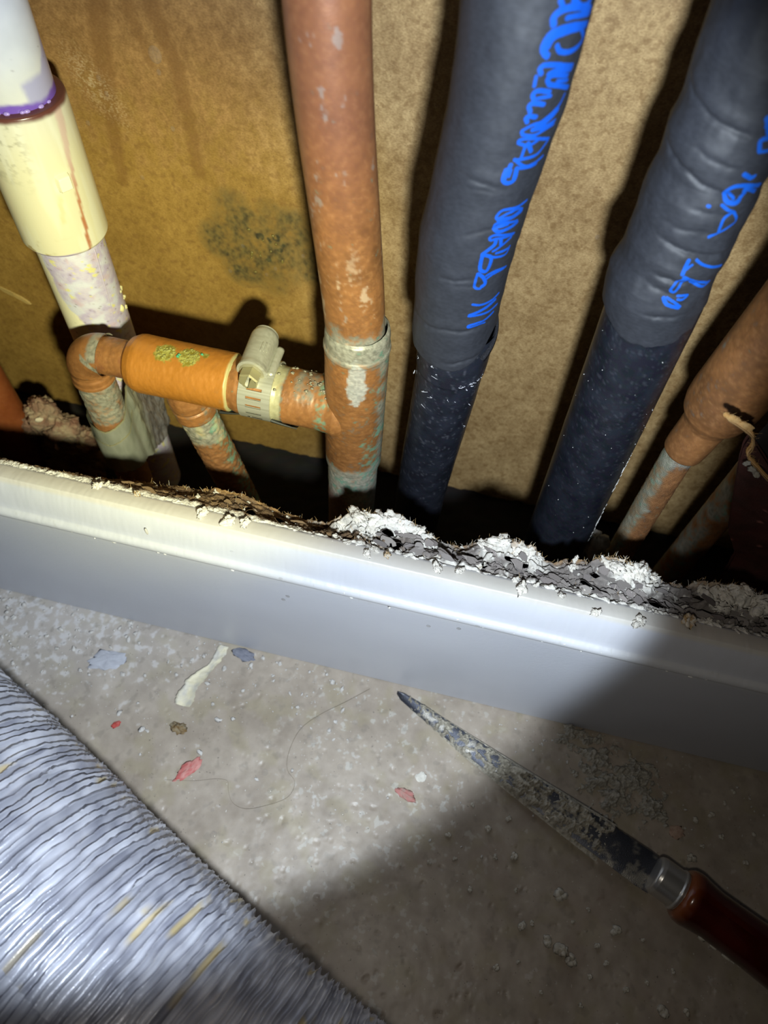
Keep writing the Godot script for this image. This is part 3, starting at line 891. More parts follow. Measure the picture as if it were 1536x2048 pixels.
func hose_clamp() -> void:
	var base := Vector3(-79.5, 104.5, -69)
	var o := thing("hose_clamp", "steel worm-drive hose clamp over a black rubber pad on the copper side arm", "clamp", base)
	var steel := mat(0.34, 0.45, 7.0, 0.01)
	var x0 := -82.4
	var x1 := -69.6
	var tone := func(p: Vector3, _u := 0.0, _t := 0.0) -> Color: return lin(176, 176, 164).lerp(lin(196, 197, 188), clampf(0.5 + n3.get_noise_3d(p.x * 0.3, p.y * 2.0, p.z * 2.0), 0, 1))
	# band with punched slots: a strip of cells round the arm, slots left open over the front
	var band := Surf.new()
	var ro := 12.15
	var ring := func(x: float, a: float, r: float) -> Vector3: return Vector3(x, 104.5 + cos(a) * r, -69 + sin(a) * r)   # a = 0 on top, 90 degrees in front
	var slots := []
	for i in 9:
		slots.append(deg_to_rad(44.0 + i * 17.0))
	var steps := 480
	for i in steps:
		var a := TAU * i / steps
		var b := TAU * (i + 1) / steps
		var open := false
		for q in slots:
			if absf(wrapf((a + b) / 2 - q, -PI, PI)) < deg_to_rad(2.8):
				open = true
		var spans := [[x0, x0 + 3.2], [x0 + 9.4, x1]] if open else [[x0, x1]]
		for sp in spans:
			var f: Array[PackedVector3Array] = []
			for r in [ro, ro - 0.7]:
				f.append(PackedVector3Array([ring.call(sp[0], a, r), ring.call(sp[1], a, r), ring.call(sp[1], b, r), ring.call(sp[0], b, r)]))
			for x in sp:
				f.append(PackedVector3Array([ring.call(x, a, ro), ring.call(x, b, ro), ring.call(x, b, ro - 0.7), ring.call(x, a, ro - 0.7)]))
			if open:
				for c in [a, b]:
					f.append(PackedVector3Array([ring.call(sp[0], c, ro), ring.call(sp[1], c, ro), ring.call(sp[1], c, ro - 0.7), ring.call(sp[0], c, ro - 0.7)]))
			band.faces(f, tone.call(ring.call(x0, a, ro)), ring.call((sp[0] + sp[1]) / 2, (a + b) / 2, ro - 0.35))
	part(o, "band", band, steel)
	# housing over the worm: a vaulted cover lying along z on top of the band
	var cx := -78.0
	var hs := Surf.new()
	var hd := func(z: float) -> float: return 117.2 + (z + 66.0) * -0.09
	hs.grid(40, 30, (func(u: float, t: float) -> Vector3:
		var z := lerpf(-65.0, -85.0, t)
		var a := lerpf(-1.75, 1.75, u)
		var r := 5.6 * (1.0 - 0.35 * pow(maxf(0.0, (t - 0.8) / 0.2), 2.0)) + 0.35 * sm(0.12, 0.04, t)
		return Vector3(cx + sin(a) * r, hd.call(z) + cos(a) * r * 1.05, z)), tone, Vector3(0, 1, 0))
	hs.grid(40, 8, (func(u: float, t: float) -> Vector3:
		var a := lerpf(-1.75, 1.75, u)
		return Vector3(cx + sin(a) * 3.64 * (1.0 - t), hd.call(-85.0) + cos(a) * 3.8 * (1.0 - t) - 0.3 * t, -85.0 - 0.8 * t)), tone, Vector3(0, 0, -1))
	hs.grid(40, 2, (func(u: float, t: float) -> Vector3:
		var a := lerpf(-1.75, 1.75, u)
		return Vector3(cx + sin(a) * lerpf(5.95, 4.9, t), hd.call(-65.0) + cos(a) * lerpf(6.2, 5.1, t), -65.0 + 0.2 * t)), tone, Vector3(0, 0, 1))
	hs.grid(40, 12, (func(u: float, t: float) -> Vector3:
		var z := lerpf(-65.0, -84.0, t)
		var a := lerpf(-1.75, 1.75, u)
		return Vector3(cx + sin(a) * 4.9, hd.call(z) + cos(a) * 5.1, z)), tone, Vector3(0, -1, 0))
	var house := part(o, "worm_housing", hs, steel)
	# pressed bars in the cover
	for i in 3:
		var bar := Surf.new()
		var a := 0.35 + 0.22 * i
		turned(bar, Vector3(cx + sin(a) * 5.55, hd.call(-72.0) + cos(a) * 5.85, -71.0 - i * 0.5), Vector3(cx + sin(a) * 5.5, hd.call(-77.0) + cos(a) * 5.8, -76.0 - i * 0.5), [Vector2(0, 0.0), Vector2(0.3, 0.36), Vector2(4.6, 0.36), Vector2(5.0, 0.0)], 10, 8, (func(p: Vector3, _t: float, _a: float) -> Color: return tone.call(p)))
		part(house, "pressed_bar", bar, steel)
	var rolled := Surf.new()
	turned(rolled, Vector3(cx + 6.6, 115.6, -66.0), Vector3(cx + 6.6, 116.4, -81.0), [Vector2(0, 0), Vector2(0.2, 1.5), Vector2(14.5, 1.7), Vector2(15.0, 0.0)], 20, 20, (func(p: Vector3, _t: float, _a: float) -> Color: return tone.call(p)))
	part(house, "folded_side", rolled, steel)
	# worm screw with a slotted hexagon head
	var sc := Surf.new()
	turned(sc, Vector3(cx, 117.0, -82), Vector3(cx, 117.2, -61.4), [Vector2(0, 0), Vector2(0.1, 4.2), Vector2(15.5, 4.2), Vector2(15.6, 4.9), Vector2(17.4, 4.9), Vector2(17.5, 3.6), Vector2(17.6, 0.0)], 60, 40, (func(p: Vector3, _t: float, _a: float) -> Color: return lin(168, 164, 140)))
	var screw := part(o, "worm_screw", sc, steel)
	var hx := Surf.new()
	var hexp := func(i: int, z: float, r: float) -> Vector3:
		var a := TAU * i / 6.0 + 0.3
		return Vector3(cx + cos(a) * r, 117.2 + sin(a) * r, z)
	var fs: Array[PackedVector3Array] = []
	for i in 6:
		fs.append(PackedVector3Array([hexp.call(i, -64.5, 4.1), hexp.call(i + 1, -64.5, 4.1), hexp.call(i + 1, -60.6, 4.1), hexp.call(i, -60.6, 4.1)]))
		fs.append(PackedVector3Array([hexp.call(i, -60.6, 4.1), hexp.call(i + 1, -60.6, 4.1), hexp.call(i + 1, -60.0, 3.5), hexp.call(i, -60.0, 3.5)]))
	# the face is left open in the middle for the slot: two half plates over a sunken floor
	for side in [-1.0, 1.0]:
		var pl2 := PackedVector3Array()
		var cut := Vector2(cos(1.25), sin(1.25))
		var nrm: Vector2 = Vector2(-cut.y, cut.x) * side
		var cap := [nrm * 0.75 + cut * 3.3, nrm * 3.2 + cut * 1.3, nrm * 3.2 - cut * 1.3, nrm * 0.75 - cut * 3.3]
		for q: Vector2 in cap:
			pl2.append(Vector3(cx + q.x, 117.2 + q.y, -60.0))
		fs.append(pl2)
		fs.append(PackedVector3Array([pl2[0], pl2[3], pl2[3] + Vector3(0, 0, -2.0), pl2[0] + Vector3(0, 0, -2.0)]))
	hx.faces(fs, lin(170, 164, 130), Vector3(cx, 117.2, -63))
	part(screw, "slotted_head", hx, steel)
	# rubber pad squeezed out below
	var rb := mat(0.55, 0, 5, 0.06)
	var pad := Surf.new()
	var pad_edge := func(x: float) -> float: return 0.9 * n2.get_noise_2d(x, 3.0)
	for face in [11.4, 10.7]:
		pad.grid(60, 40, (func(u: float, t: float) -> Vector3:
			var x := lerpf(-91.5, -59.8, u)
			var lip := sm(-70.0, -63.0, x) + 0.6 * sm(-82.5, -89.0, x)
			var a := deg_to_rad(lerpf(128.0 + 8.0 * lip, 215.0, t) + 4.0 * pad_edge.call(x))
			return ring.call(x, a, face + 0.9 * lip)), (func(_p: Vector3, _u: float, _t: float) -> Color: return lin(44, 46, 46)), Vector3(0, -1, 0.5) if face > 11.0 else Vector3(0, 1, -0.5))
	part(o, "rubber_pad", pad, rb)
	var lip := Surf.new()
	for q in [[-69.5, -59.5, 122.0, 0.75], [-91.5, -82.6, 126.0, 0.7]]:
		var pts := []
		for i in 8:
			var x := lerpf(q[0], q[1], i / 7.0)
			var f := i / 7.0 if q[0] > -80.0 else 1.0 - i / 7.0
			pts.append(ring.call(x, deg_to_rad(q[2] - 10.0 + 16.0 * f), 11.9 + 0.7 * f))
		strand(lip, pts, q[3], lin(52, 54, 54))
	part(o, "rubber_edge", lip, rb)
	# blue liner of the pad seen through the lowest slots
	var liner := Surf.new()
	liner.grid(30, 30, (func(u: float, t: float) -> Vector3: return ring.call(lerpf(-92.0, -74.0, u), deg_to_rad(lerpf(133.0, 175.0, t)), 11.44 + 0.55 * sm(-86.0, -90.0, lerpf(-92.0, -74.0, u)))), (func(_p: Vector3, _u: float, _t: float) -> Color: return lin(84, 134, 190)), Vector3(0, -1, 0.6))
	part(o, "blue_liner", liner, rb)


func pipe_wrap() -> void:
	# a grey sheet pulled round the drop pipe and the pvc pipe behind it
	var base := Vector3(-156, 40, -84)
	var o := thing("pipe_wrap", "greyish translucent plastic sheet wrapped around the drop pipe below the elbow", "wrap", base)
	var A := Vector2(-152.0, -69.0)
	var B := Vector2(-164.0, -101.0)
	var ra := 9.0
	var rb := 15.2
	# outline of the hull, from behind on the left round the front to behind on the right; angle measured from +z towards +x
	var d := B - A
	var ang := atan2(d.x, d.y)
	var off := acos((ra - rb) / d.length())
	var outline := func(u: float) -> Vector3:
		# returns (x, z, share of the way back)
		var al := ang - off   # tangent on the right side
		var ar := ang + off
		var right := al if sin(al) > sin(ar) else ar
		var left := ar if right == al else al
		left = wrapf(left, -TAU, 0.0)
		right = wrapf(right, 0.0, TAU)
		if u < 0.25:
			var q := B.lerp(A, u / 0.25) + Vector2(sin(left), cos(left)) * lerpf(rb, ra, u / 0.25)
			return Vector3(q.x, q.y, 1.0 - u / 0.25)
		if u < 0.5:
			var a := lerpf(left, right, (u - 0.25) / 0.25)
			return Vector3(A.x + sin(a) * ra, A.y + cos(a) * ra, 0.0)
		if u < 0.8:
			var f := (u - 0.5) / 0.3
			var q := A.lerp(B, f) + Vector2(sin(right), cos(right)) * lerpf(ra, rb, f)
			return Vector3(q.x, q.y, f)
		var a2 := right + (u - 0.8) / 0.2 * 1.4
		return Vector3(B.x + sin(a2) * rb, B.y + cos(a2) * rb, 1.0)
	var top := func(u: float, x: float) -> float:
		return pl([Vector2(0, 52), Vector2(0.25, 66), Vector2(0.36, 62), Vector2(0.46, 66), Vector2(0.55, 76), Vector2(0.64, 78), Vector2(0.7, 66), Vector2(0.8, 50), Vector2(1, 40)], u) + 0.5 * n2.get_noise_2d(x, 5.0)
	var low := func(u: float) -> float:
		return pl([Vector2(0, 22), Vector2(0.25, 30), Vector2(0.36, 33), Vector2(0.5, 31), Vector2(0.6, 24), Vector2(0.72, 14), Vector2(0.85, 10), Vector2(1, 8)], u) + 1.2 * n2.get_noise_2d(u * 140.0, 1.0) + 0.8 * n3.get_noise_2d(u * 160.0, 1.0)
	var sheet := func(s: Surf, drop: float, grow: float, from: float, to: float) -> void:
		for inner in [0.0, -0.35]:
			s.grid(260, 60, (func(u0: float, t: float) -> Vector3:
				var u := lerpf(from, to, u0)
				var q: Vector3 = outline.call(u)
				var y: float = lerpf(top.call(u, q.x * 2.0) + drop, low.call(u), t)
				var w := (0.5 + 1.5 * q.z) * n2.get_noise_3d(q.x * 1.2, y * 0.5, q.y * 1.2) + 0.35 * q.z * n3.get_noise_3d(q.x, y * 0.6, q.y)
				var fold := 1.6 * sm(0.05, 0.0, absf(u - 0.56)) * sm(0.0, 0.2, t)
				var c := A.lerp(B, q.z)
				var out := (Vector2(q.x, q.y) - c).normalized()
				var g: float = grow + inner + w * sm(0.45, 0.62, u) + 0.12 * w + fold
				return Vector3(q.x + out.x * g, y, q.y + out.y * g)), (func(p: Vector3, u0: float, t: float) -> Color:
					var u := lerpf(from, to, u0)
					var col := lin(146, 150, 136).lerp(lin(168, 171, 158), clampf(0.5 + n2.get_noise_3d(p.x * 2.0, p.y * 0.4, p.z * 2.0), 0, 1))
					col = col.lerp(lin(120, 112, 128), 0.7 * sm(0.57, 0.66, u))
					return col.lerp(lin(196, 186, 136), sm(0.022, 0.006, t) * 0.8)), Vector3(0.25, 0.1, 1) if inner == 0.0 else Vector3(-0.25, -0.1, -1))
	var pm := mat(0.28, 0.25, 9.0, 0.06)
	var s := Surf.new()
	sheet.call(s, -9.0, 0.75, 0.02, 0.95)
	part(o, "outer_layer", s, pm)
	var s2 := Surf.new()
	sheet.call(s2, 0.0, 0.15, 0.05, 0.68)
	part(o, "inner_layer", s2, pm)


# ---------------------------------------------------------------- insulated pipes

const PRINT_A := [
	[2, [Vector2(28.7, 256.8), Vector2(31.6, 255.9)]],
	[3, [Vector2(42.1, 256.5), Vector2(50.9, 255.0), Vector2(69.5, 253.3)]],
	[3, [Vector2(63.0, 255.0), Vector2(63.4, 253.6)]],
	[3, [Vector2(27.9, 252.5), Vector2(26.4, 253.7), Vector2(31.1, 254.9), Vector2(42.0, 255.2), Vector2(61.4, 254.4)]],
	[2, [Vector2(39.6, 253.4), Vector2(50.4, 253.3), Vector2(69.8, 252.5)]],
	[3, [Vector2(28.5, 246.5), Vector2(23.4, 247.9), Vector2(24.9, 249.8), Vector2(31.3, 251.1), Vector2(47.8, 251.5), Vector2(73.0, 250.2)]],
	[2, [Vector2(36.8, 248.2), Vector2(41.6, 246.9), Vector2(52.9, 246.3), Vector2(65.8, 246.5), Vector2(72.6, 247.6), Vector2(64.4, 249.8)]],
	[2, [Vector2(27.5, 248.2), Vector2(32.6, 250.0), Vector2(49.1, 250.6), Vector2(63.3, 250.3)]],
	[2, [Vector2(26.9, 243.0), Vector2(24.9, 244.0), Vector2(28.7, 244.7), Vector2(42.1, 244.2), Vector2(64.7, 242.6)]],
	[2, [Vector2(35.0, 242.6), Vector2(43.8, 243.0), Vector2(64.3, 242.0)]],
	[2, [Vector2(39.0, 240.2), Vector2(35.2, 241.6), Vector2(42.9, 242.1), Vector2(60.1, 240.9)]],
	[2, [Vector2(39.0, 240.2), Vector2(51.9, 239.3), Vector2(67.2, 237.8)]],
	[1, [Vector2(47.3, 240.6), Vector2(62.8, 239.7)]],
	[1, [Vector2(22.9, 242.4), Vector2(23.2, 240.4)]],
	[2, [Vector2(26.2, 237.4), Vector2(24.2, 238.5), Vector2(28.1, 239.3), Vector2(41.0, 238.6)]],
	[1, [Vector2(29.9, 237.6), Vector2(43.5, 237.6)]],
	[2, [Vector2(25.1, 234.8), Vector2(23.0, 236.0), Vector2(27.2, 236.6), Vector2(37.8, 236.0)]],
	[2, [Vector2(24.7, 232.4), Vector2(22.8, 233.3), Vector2(26.2, 233.7), Vector2(32.6, 233.3)]],
	[1, [Vector2(35.3, 231.2), Vector2(42.9, 232.0), Vector2(53.2, 233.5), Vector2(61.3, 234.9), Vector2(64.6, 236.5)]],
	[2, [Vector2(38.4, 230.6), Vector2(48.4, 231.6), Vector2(59.1, 233.5)]],
	[1, [Vector2(23.3, 229.7), Vector2(22.4, 230.4), Vector2(32.7, 231.5), Vector2(43.4, 231.7)]],
	[1, [Vector2(23.6, 229.4), Vector2(36.8, 228.8), Vector2(47.6, 229.4), Vector2(60.7, 229.9)]],
	[2, [Vector2(33.4, 230.3), Vector2(51.0, 230.3), Vector2(59.8, 230.9)]],
	[1, [Vector2(22.1, 227.5), Vector2(23.2, 228.2), Vector2(36.8, 228.1), Vector2(61.4, 226.3)]],
	[1, [Vector2(22.3, 227.4), Vector2(33.7, 226.5), Vector2(44.0, 227.2)]],
	[2, [Vector2(33.0, 227.0), Vector2(39.7, 224.8)]],
	[1, [Vector2(30.3, 223.7), Vector2(30.7, 226.4)]],
	[1, [Vector2(60.8, 225.8), Vector2(50.6, 223.5), Vector2(36.4, 223.2), Vector2(23.8, 223.1)]],
	[1, [Vector2(23.5, 223.3), Vector2(37.2, 221.1), Vector2(49.7, 221.1), Vector2(62.4, 221.7)]],
	[1, [Vector2(28.7, 220.9), Vector2(42.9, 220.5), Vector2(53.7, 220.5)]],
	[2, [Vector2(21.3, 221.9), Vector2(19.4, 219.3), Vector2(18.5, 217.9)]],
	[2, [Vector2(28.7, 220.9), Vector2(29.7, 217.7)]],
	[2, [Vector2(17.9, 220.6), Vector2(17.7, 218.2), Vector2(23.1, 217.1), Vector2(29.7, 217.8), Vector2(29.5, 220.4)]],
	[1, [Vector2(22.9, 219.0), Vector2(23.0, 220.5)]],
	[1, [Vector2(61.9, 209.5), Vector2(49.8, 209.1), Vector2(29.6, 209.3), Vector2(23.8, 207.7), Vector2(25.9, 206.8), Vector2(35.7, 208.1), Vector2(48.2, 208.4), Vector2(57.4, 207.5)]],
	[3, [Vector2(27.5, 206.5), Vector2(40.5, 206.4), Vector2(56.7, 207.0)]],
	[1, [Vector2(24.6, 204.2), Vector2(25.4, 205.3), Vector2(34.7, 205.3), Vector2(55.3, 204.2)]],
	[2, [Vector2(24.9, 203.9), Vector2(30.8, 202.8), Vector2(42.8, 203.0), Vector2(56.7, 203.4)]],
	[2, [Vector2(28.9, 204.4), Vector2(40.5, 204.6)]],
	[1, [Vector2(58.1, 199.9), Vector2(32.1, 201.7), Vector2(23.6, 201.2), Vector2(25.8, 200.2), Vector2(33.5, 200.5), Vector2(56.7, 199.8)]],
	[2, [Vector2(31.4, 200.3), Vector2(31.3, 198.5), Vector2(20.5, 196.0)]],
	[1, [Vector2(54.6, 199.1), Vector2(42.1, 197.8), Vector2(32.5, 196.5)]],
	[2, [Vector2(37.5, 200.3), Vector2(40.2, 198.2)]],
	[1, [Vector2(56.7, 196.0), Vector2(53.3, 194.1), Vector2(39.1, 194.2), Vector2(28.2, 195.1)]],
	[1, [Vector2(53.9, 195.7), Vector2(37.3, 195.6)]],
	[2, [Vector2(20.8, 195.6), Vector2(22.6, 191.4), Vector2(26.8, 190.1), Vector2(32.5, 190.3), Vector2(32.7, 194.3), Vector2(23.1, 195.6)]],
	[1, [Vector2(62.7, 188.4), Vector2(45.5, 189.0), Vector2(33.0, 188.2)]],
	[1, [Vector2(58.8, 188.4), Vector2(43.5, 188.1), Vector2(35.2, 187.1)]],
	[1, [Vector2(21.6, 189.4), Vector2(20.8, 187.0), Vector2(21.3, 184.5), Vector2(27.8, 183.8), Vector2(29.6, 184.6)]],
	[2, [Vector2(22.7, 189.3), Vector2(29.7, 187.7), Vector2(34.0, 185.4), Vector2(30.9, 184.5)]],
	[1, [Vector2(61.3, 178.8), Vector2(51.0, 177.6), Vector2(35.2, 177.3), Vector2(23.2, 177.9)]],
	[2, [Vector2(57.2, 176.8), Vector2(38.2, 175.1), Vector2(22.2, 173.7)]],
	[1, [Vector2(65.0, 174.1), Vector2(49.0, 173.3), Vector2(31.5, 173.3), Vector2(21.2, 173.3)]],
	[1, [Vector2(59.6, 171.8), Vector2(45.2, 170.5), Vector2(35.1, 170.3), Vector2(23.5, 169.7), Vector2(23.9, 168.9), Vector2(37.2, 169.3), Vector2(46.3, 169.2)]],
]
const PRINT_B := [
	[3, [Vector2(12.4, 242.6), Vector2(22.1, 239.3)]],
	[2, [Vector2(18.6, 242.3), Vector2(15.6, 240.9)]],
	[2, [Vector2(20.8, 235.5), Vector2(18.1, 237.6), Vector2(27.6, 238.2)]],
	[1, [Vector2(21.6, 235.1), Vector2(34.3, 235.3)]],
	[2, [Vector2(17.9, 230.0), Vector2(28.8, 228.7), Vector2(31.7, 229.0)]],
	[2, [Vector2(52.3, 225.4), Vector2(31.6, 226.7), Vector2(16.0, 226.9), Vector2(9.7, 225.3), Vector2(15.5, 223.0), Vector2(26.5, 222.5), Vector2(32.4, 223.9), Vector2(29.6, 226.0), Vector2(48.8, 224.1)]],
	[1, [Vector2(13.4, 225.0), Vector2(23.0, 223.4)]],
	[1, [Vector2(12.3, 222.1), Vector2(21.0, 220.9), Vector2(30.2, 219.9), Vector2(37.8, 217.4), Vector2(31.1, 216.0), Vector2(23.3, 214.5), Vector2(14.9, 213.4)]],
	[1, [Vector2(28.2, 220.0), Vector2(20.8, 218.4), Vector2(22.4, 214.9)]],
	[1, [Vector2(-0.6, 221.5), Vector2(1.2, 221.4)]],
	[2, [Vector2(4.9, 206.4), Vector2(4.3, 202.5)]],
	[1, [Vector2(13.0, 206.7), Vector2(24.8, 205.1), Vector2(51.3, 203.3)]],
	[1, [Vector2(10.4, 205.2), Vector2(3.6, 203.0)]],
	[2, [Vector2(7.5, 201.6), Vector2(20.6, 200.2), Vector2(46.7, 198.3)]],
	[1, [Vector2(8.2, 201.2), Vector2(2.5, 199.4), Vector2(1.4, 196.9), Vector2(6.8, 196.4), Vector2(8.3, 199.2), Vector2(10.7, 200.7)]],
	[1, [Vector2(17.8, 199.8), Vector2(39.2, 197.5), Vector2(46.7, 198.3)]],
	[2, [Vector2(-1.1, 194.3), Vector2(5.6, 192.6), Vector2(19.5, 191.7)]],
	[1, [Vector2(2.0, 194.5), Vector2(13.0, 193.3), Vector2(21.0, 192.0)]],
	[1, [Vector2(12.6, 195.3), Vector2(23.1, 195.5), Vector2(20.0, 194.3), Vector2(14.5, 194.3)]],
]


# the print of a foam sleeve, dabbed along its strokes; x runs with the angle from -90 to 110 degrees, y down the sleeve
func print_picture(strokes: Array, y_top: float, y_low: float, blue: Color, dry: float) -> ImageTexture:
	var w := 560
	var h := int((y_top - y_low) * 11.0)
	var ink := PackedFloat32Array()
	ink.resize(w * h)
	for st in strokes:
		var pts: Array = st[1]
		for i in range(1, pts.size()):
			var p: Vector2 = pts[i - 1]
			var q: Vector2 = pts[i]
			var a := Vector2((p.x + 90.0) / 200.0 * w, (y_top - p.y) * 11.0)
			var b := Vector2((q.x + 90.0) / 200.0 * w, (y_top - q.y) * 11.0)
			var pa: Vector2 = pts[maxi(i - 2, 0)]
			var pb: Vector2 = pts[mini(i + 1, pts.size() - 1)]
			var a0 := Vector2((pa.x + 90.0) / 200.0 * w, (y_top - pa.y) * 11.0)
			var b0 := Vector2((pb.x + 90.0) / 200.0 * w, (y_top - pb.y) * 11.0)
			var n := int(a.distance_to(b) / 1.5) + 1
			for j in n + 1:
				var m := a.cubic_interpolate(b, a0, b0, float(j) / n)
				dab(ink, w, h, m.x, m.y, 3.6 + 2.3 * float(st[0]), 1.0)
	return baked(w, h, func(i: int, j: int) -> Color:
		var x := i * 0.09
		var y := j * 0.09
		var base := s8(41, 43, 48).lerp(s8(52, 54, 60), clampf(0.5 + 0.5 * n3.get_noise_2d(x, y * 2.0) + 0.4 * n2.get_noise_2d(x, y), 0, 1))
		var k := ink[j * w + i]
		if k <= 0.0:
			return base
		var worn := clampf((k - dry - 0.25 * absf(n4.get_noise_2d(x * 0.8, y * 2.2)) * 2.0) * 2.6, 0.0, 1.0)
		return base.lerp(blue, worn))

func foam_material(t: Texture2D) -> StandardMaterial3D:
	var m := StandardMaterial3D.new()
	m.albedo_texture = t
	m.texture_repeat = false
	m.roughness = 0.58
	m.metallic_specular = 0.5
	m.normal_enabled = false
	return m

# a soft sleeve hanging on a bent axis; «creases» are [y, depth, slant, from degree, to degree]
func foam(s: Surf, y_top: float, edge: Callable, ax: Array, ra: Array, z: float, creases: Array, lumps: float, pic_top: float, pic_low: float, rows: int) -> void:
	var fp := func(u: float, t: float) -> Vector3:
		var th := u * TAU - PI
		var deg := rad_to_deg(th)
		var yb: float = edge.call(deg)
		var y := lerpf(y_top, yb, minf(t / 0.97, 1.0))
		var r := pl(ra, y) + lumps * n2.get_noise_3d(sin(th) * 9.0, y * 0.6, cos(th) * 9.0) + 0.25 * lumps * n3.get_noise_3d(sin(th) * 11.0, y * 0.35, cos(th) * 11.0)
		for c in creases:
			var dy: float = y - c[0] - c[2] * (deg - (c[3] + c[4]) * 0.5) - 0.7 * n2.get_noise_2d(deg * 0.3, c[0])
			var wgt := sm(c[3] - 14.0, c[3] + 14.0, deg) * sm(c[4] + 14.0, c[4] - 14.0, deg)
			r += wgt * 0.6 * c[1] * (-exp(-dy * dy / 0.5) + 0.55 * exp(-(dy - 2.0) * (dy - 2.0) / 2.6) + 0.3 * exp(-(dy + 1.8) * (dy + 1.8) / 2.2))
		# rolled lower lip
		r -= 2.6 * pow(sm(2.4, 0.0, y - yb), 2.0)
		if t > 0.97:
			r -= (t - 0.97) / 0.03 * 3.0
		return Vector3(pl(ax, y) + sin(th) * r, y, z + cos(th) * r)
	s.grid(150, rows, fp, null, Vector3.ZERO, true)
	for i in s.v.size():
		var p := s.v[i]
		var deg := rad_to_deg((float(i % 151) / 150.0) * TAU - PI)
		s.uv[i] = Vector2((deg + 90.0) / 200.0, (pic_top - p.y) / (pic_top - pic_low))


func foam_pipe_one() -> void:
	var base := Vector3(-6, -36, -75)
	var o := thing("insulated_pipe", "black foam-covered pipe with bold blue lettering, right of the copper tee", "pipe", base, "foam-covered pipes")
	var ax := [Vector2(146, -6), Vector2(170, -7.0), Vector2(190, -7.4), Vector2(213, -5.5), Vector2(232, -4.1), Vector2(249, -4.2), Vector2(330, -4)]
	var ra := [Vector2(146, 12.9), Vector2(155, 13.6), Vector2(170, 13.6), Vector2(190, 14.1), Vector2(213, 13.7), Vector2(232, 13.9), Vector2(249, 14.1), Vector2(330, 14.2)]
	var s := Surf.new()
	var edge := func(deg: float) -> float: return 149.0 - 1.5 * sm(-60.0, 0.0, deg) + 14.0 * pow(sm(10.0, 85.0, deg), 1.3) + 0.6 * n2.get_noise_2d(deg * 0.3, 0.0)
	foam(s, 330.0, edge, ax, ra, -69.0, [[216.0, 0.55, -0.03, -20.0, 22.0], [214.2, 0.35, 0.0, -12.0, 12.0], [186.0, 0.55, 0.05, -25.0, 18.0], [184.5, 0.3, 0.02, -5.0, 30.0], [166.5, 0.55, 0.03, -60.0, 50.0], [154.0, 0.7, 0.06, 5.0, 50.0], [203.0, 0.25, 0.1, -10.0, 40.0]], 0.35, 270.0, 146.0, 620)
	part(o, "foam_sleeve", s, foam_material(print_picture(PRINT_A, 270.0, 146.0, s8(10, 84, 196), 0.16)))
	var black := mat(0.34, 0.0, 7.0, 0.06)
	var spine := func(y: float) -> Vector3: return Vector3(lerpf(-7.6, -5.0, sm(20.0, 150.0, y)), y, lerpf(-93.0, -69.5, clampf(y / 155.0, -0.2, 1.0)))
	var dusty := func(p: Vector3, t: float, th: float) -> Color:
		var deg := rad_to_deg(wrapf(th, -PI, PI))
		var col := lin(33, 35, 42).lerp(lin(44, 47, 56), clampf(0.5 + n2.get_noise_3dv(p), 0, 1))
		var k := sm(0.34, 0.6, n3.get_noise_3d(p.x * 1.2, p.y * 0.5, p.z * 1.2) + 0.4 * n4.get_noise_3dv(p) + 0.25 * sm(-50.0, -80.0, deg) + 0.25 * sm(55.0, 85.0, deg))
		return col.lerp(lin(130, 132, 140), 0.22 * k)
	var l := Surf.new()
	sweep(l, 330, 110, (func(t: float) -> Vector3: return spine.call(lerpf(-36.0, 158.0, t))), (func(t: float, th: float) -> float:
		var y := lerpf(-36.0, 158.0, t)
		return 11.95 + 0.5 * sm(137.0, 138.2, y) + 0.12 * n2.get_noise_2d(th * 8.0, y * 0.5) - 0.25 * sm(0.5, 0.7, n2.get_noise_2d(th * 14.0 + 50.0, y * 2.0)) ), dusty)
	part(o, "pipe_sleeve", l, black)
	# white scuffs round the joint
	var sc := Surf.new()
	for i in 46:
		var a := deg_to_rad(rng.randf_range(-85.0, 80.0)) if i > 26 else deg_to_rad(rng.randf_range(5.0, 70.0))
		var y := 137.6 + rng.randfn() * (0.5 if i <= 26 else 9.0)
		var c: Vector3 = spine.call(y)
		var q := c + Vector3(sin(a), 0, cos(a)) * 12.3
		strand(sc, [q, q + Vector3(cos(a) * rng.randf_range(-1.5, 1.5), rng.randfn() * 0.5, -sin(a) * 0.6 + 0.2), q + Vector3(cos(a) * rng.randf_range(-2.5, 2.5), rng.randfn() * 0.8, -sin(a) * 1.0)], rng.randf_range(0.08, 0.22), lin(206, 208, 214), 3)
	part(o, "white_scuffs", sc, mat(0.8)).set_meta("kind", "stuff")
	# cut end of the inner layer peeping out under the sleeve at the right
	var cut := Surf.new()
	var cp := []
	for i in 9:
		var a := deg_to_rad(52.0 + i * 8.0)
		cp.append(Vector3(-5.5 + sin(a) * 13.0, 152.5 + i * 1.1, -69 + cos(a) * 13.0))
	strand(cut, cp, 1.3, lin(30, 31, 34), 30)
	part(o, "cut_edge", cut, mat(0.5, 0, 3, 0.3))


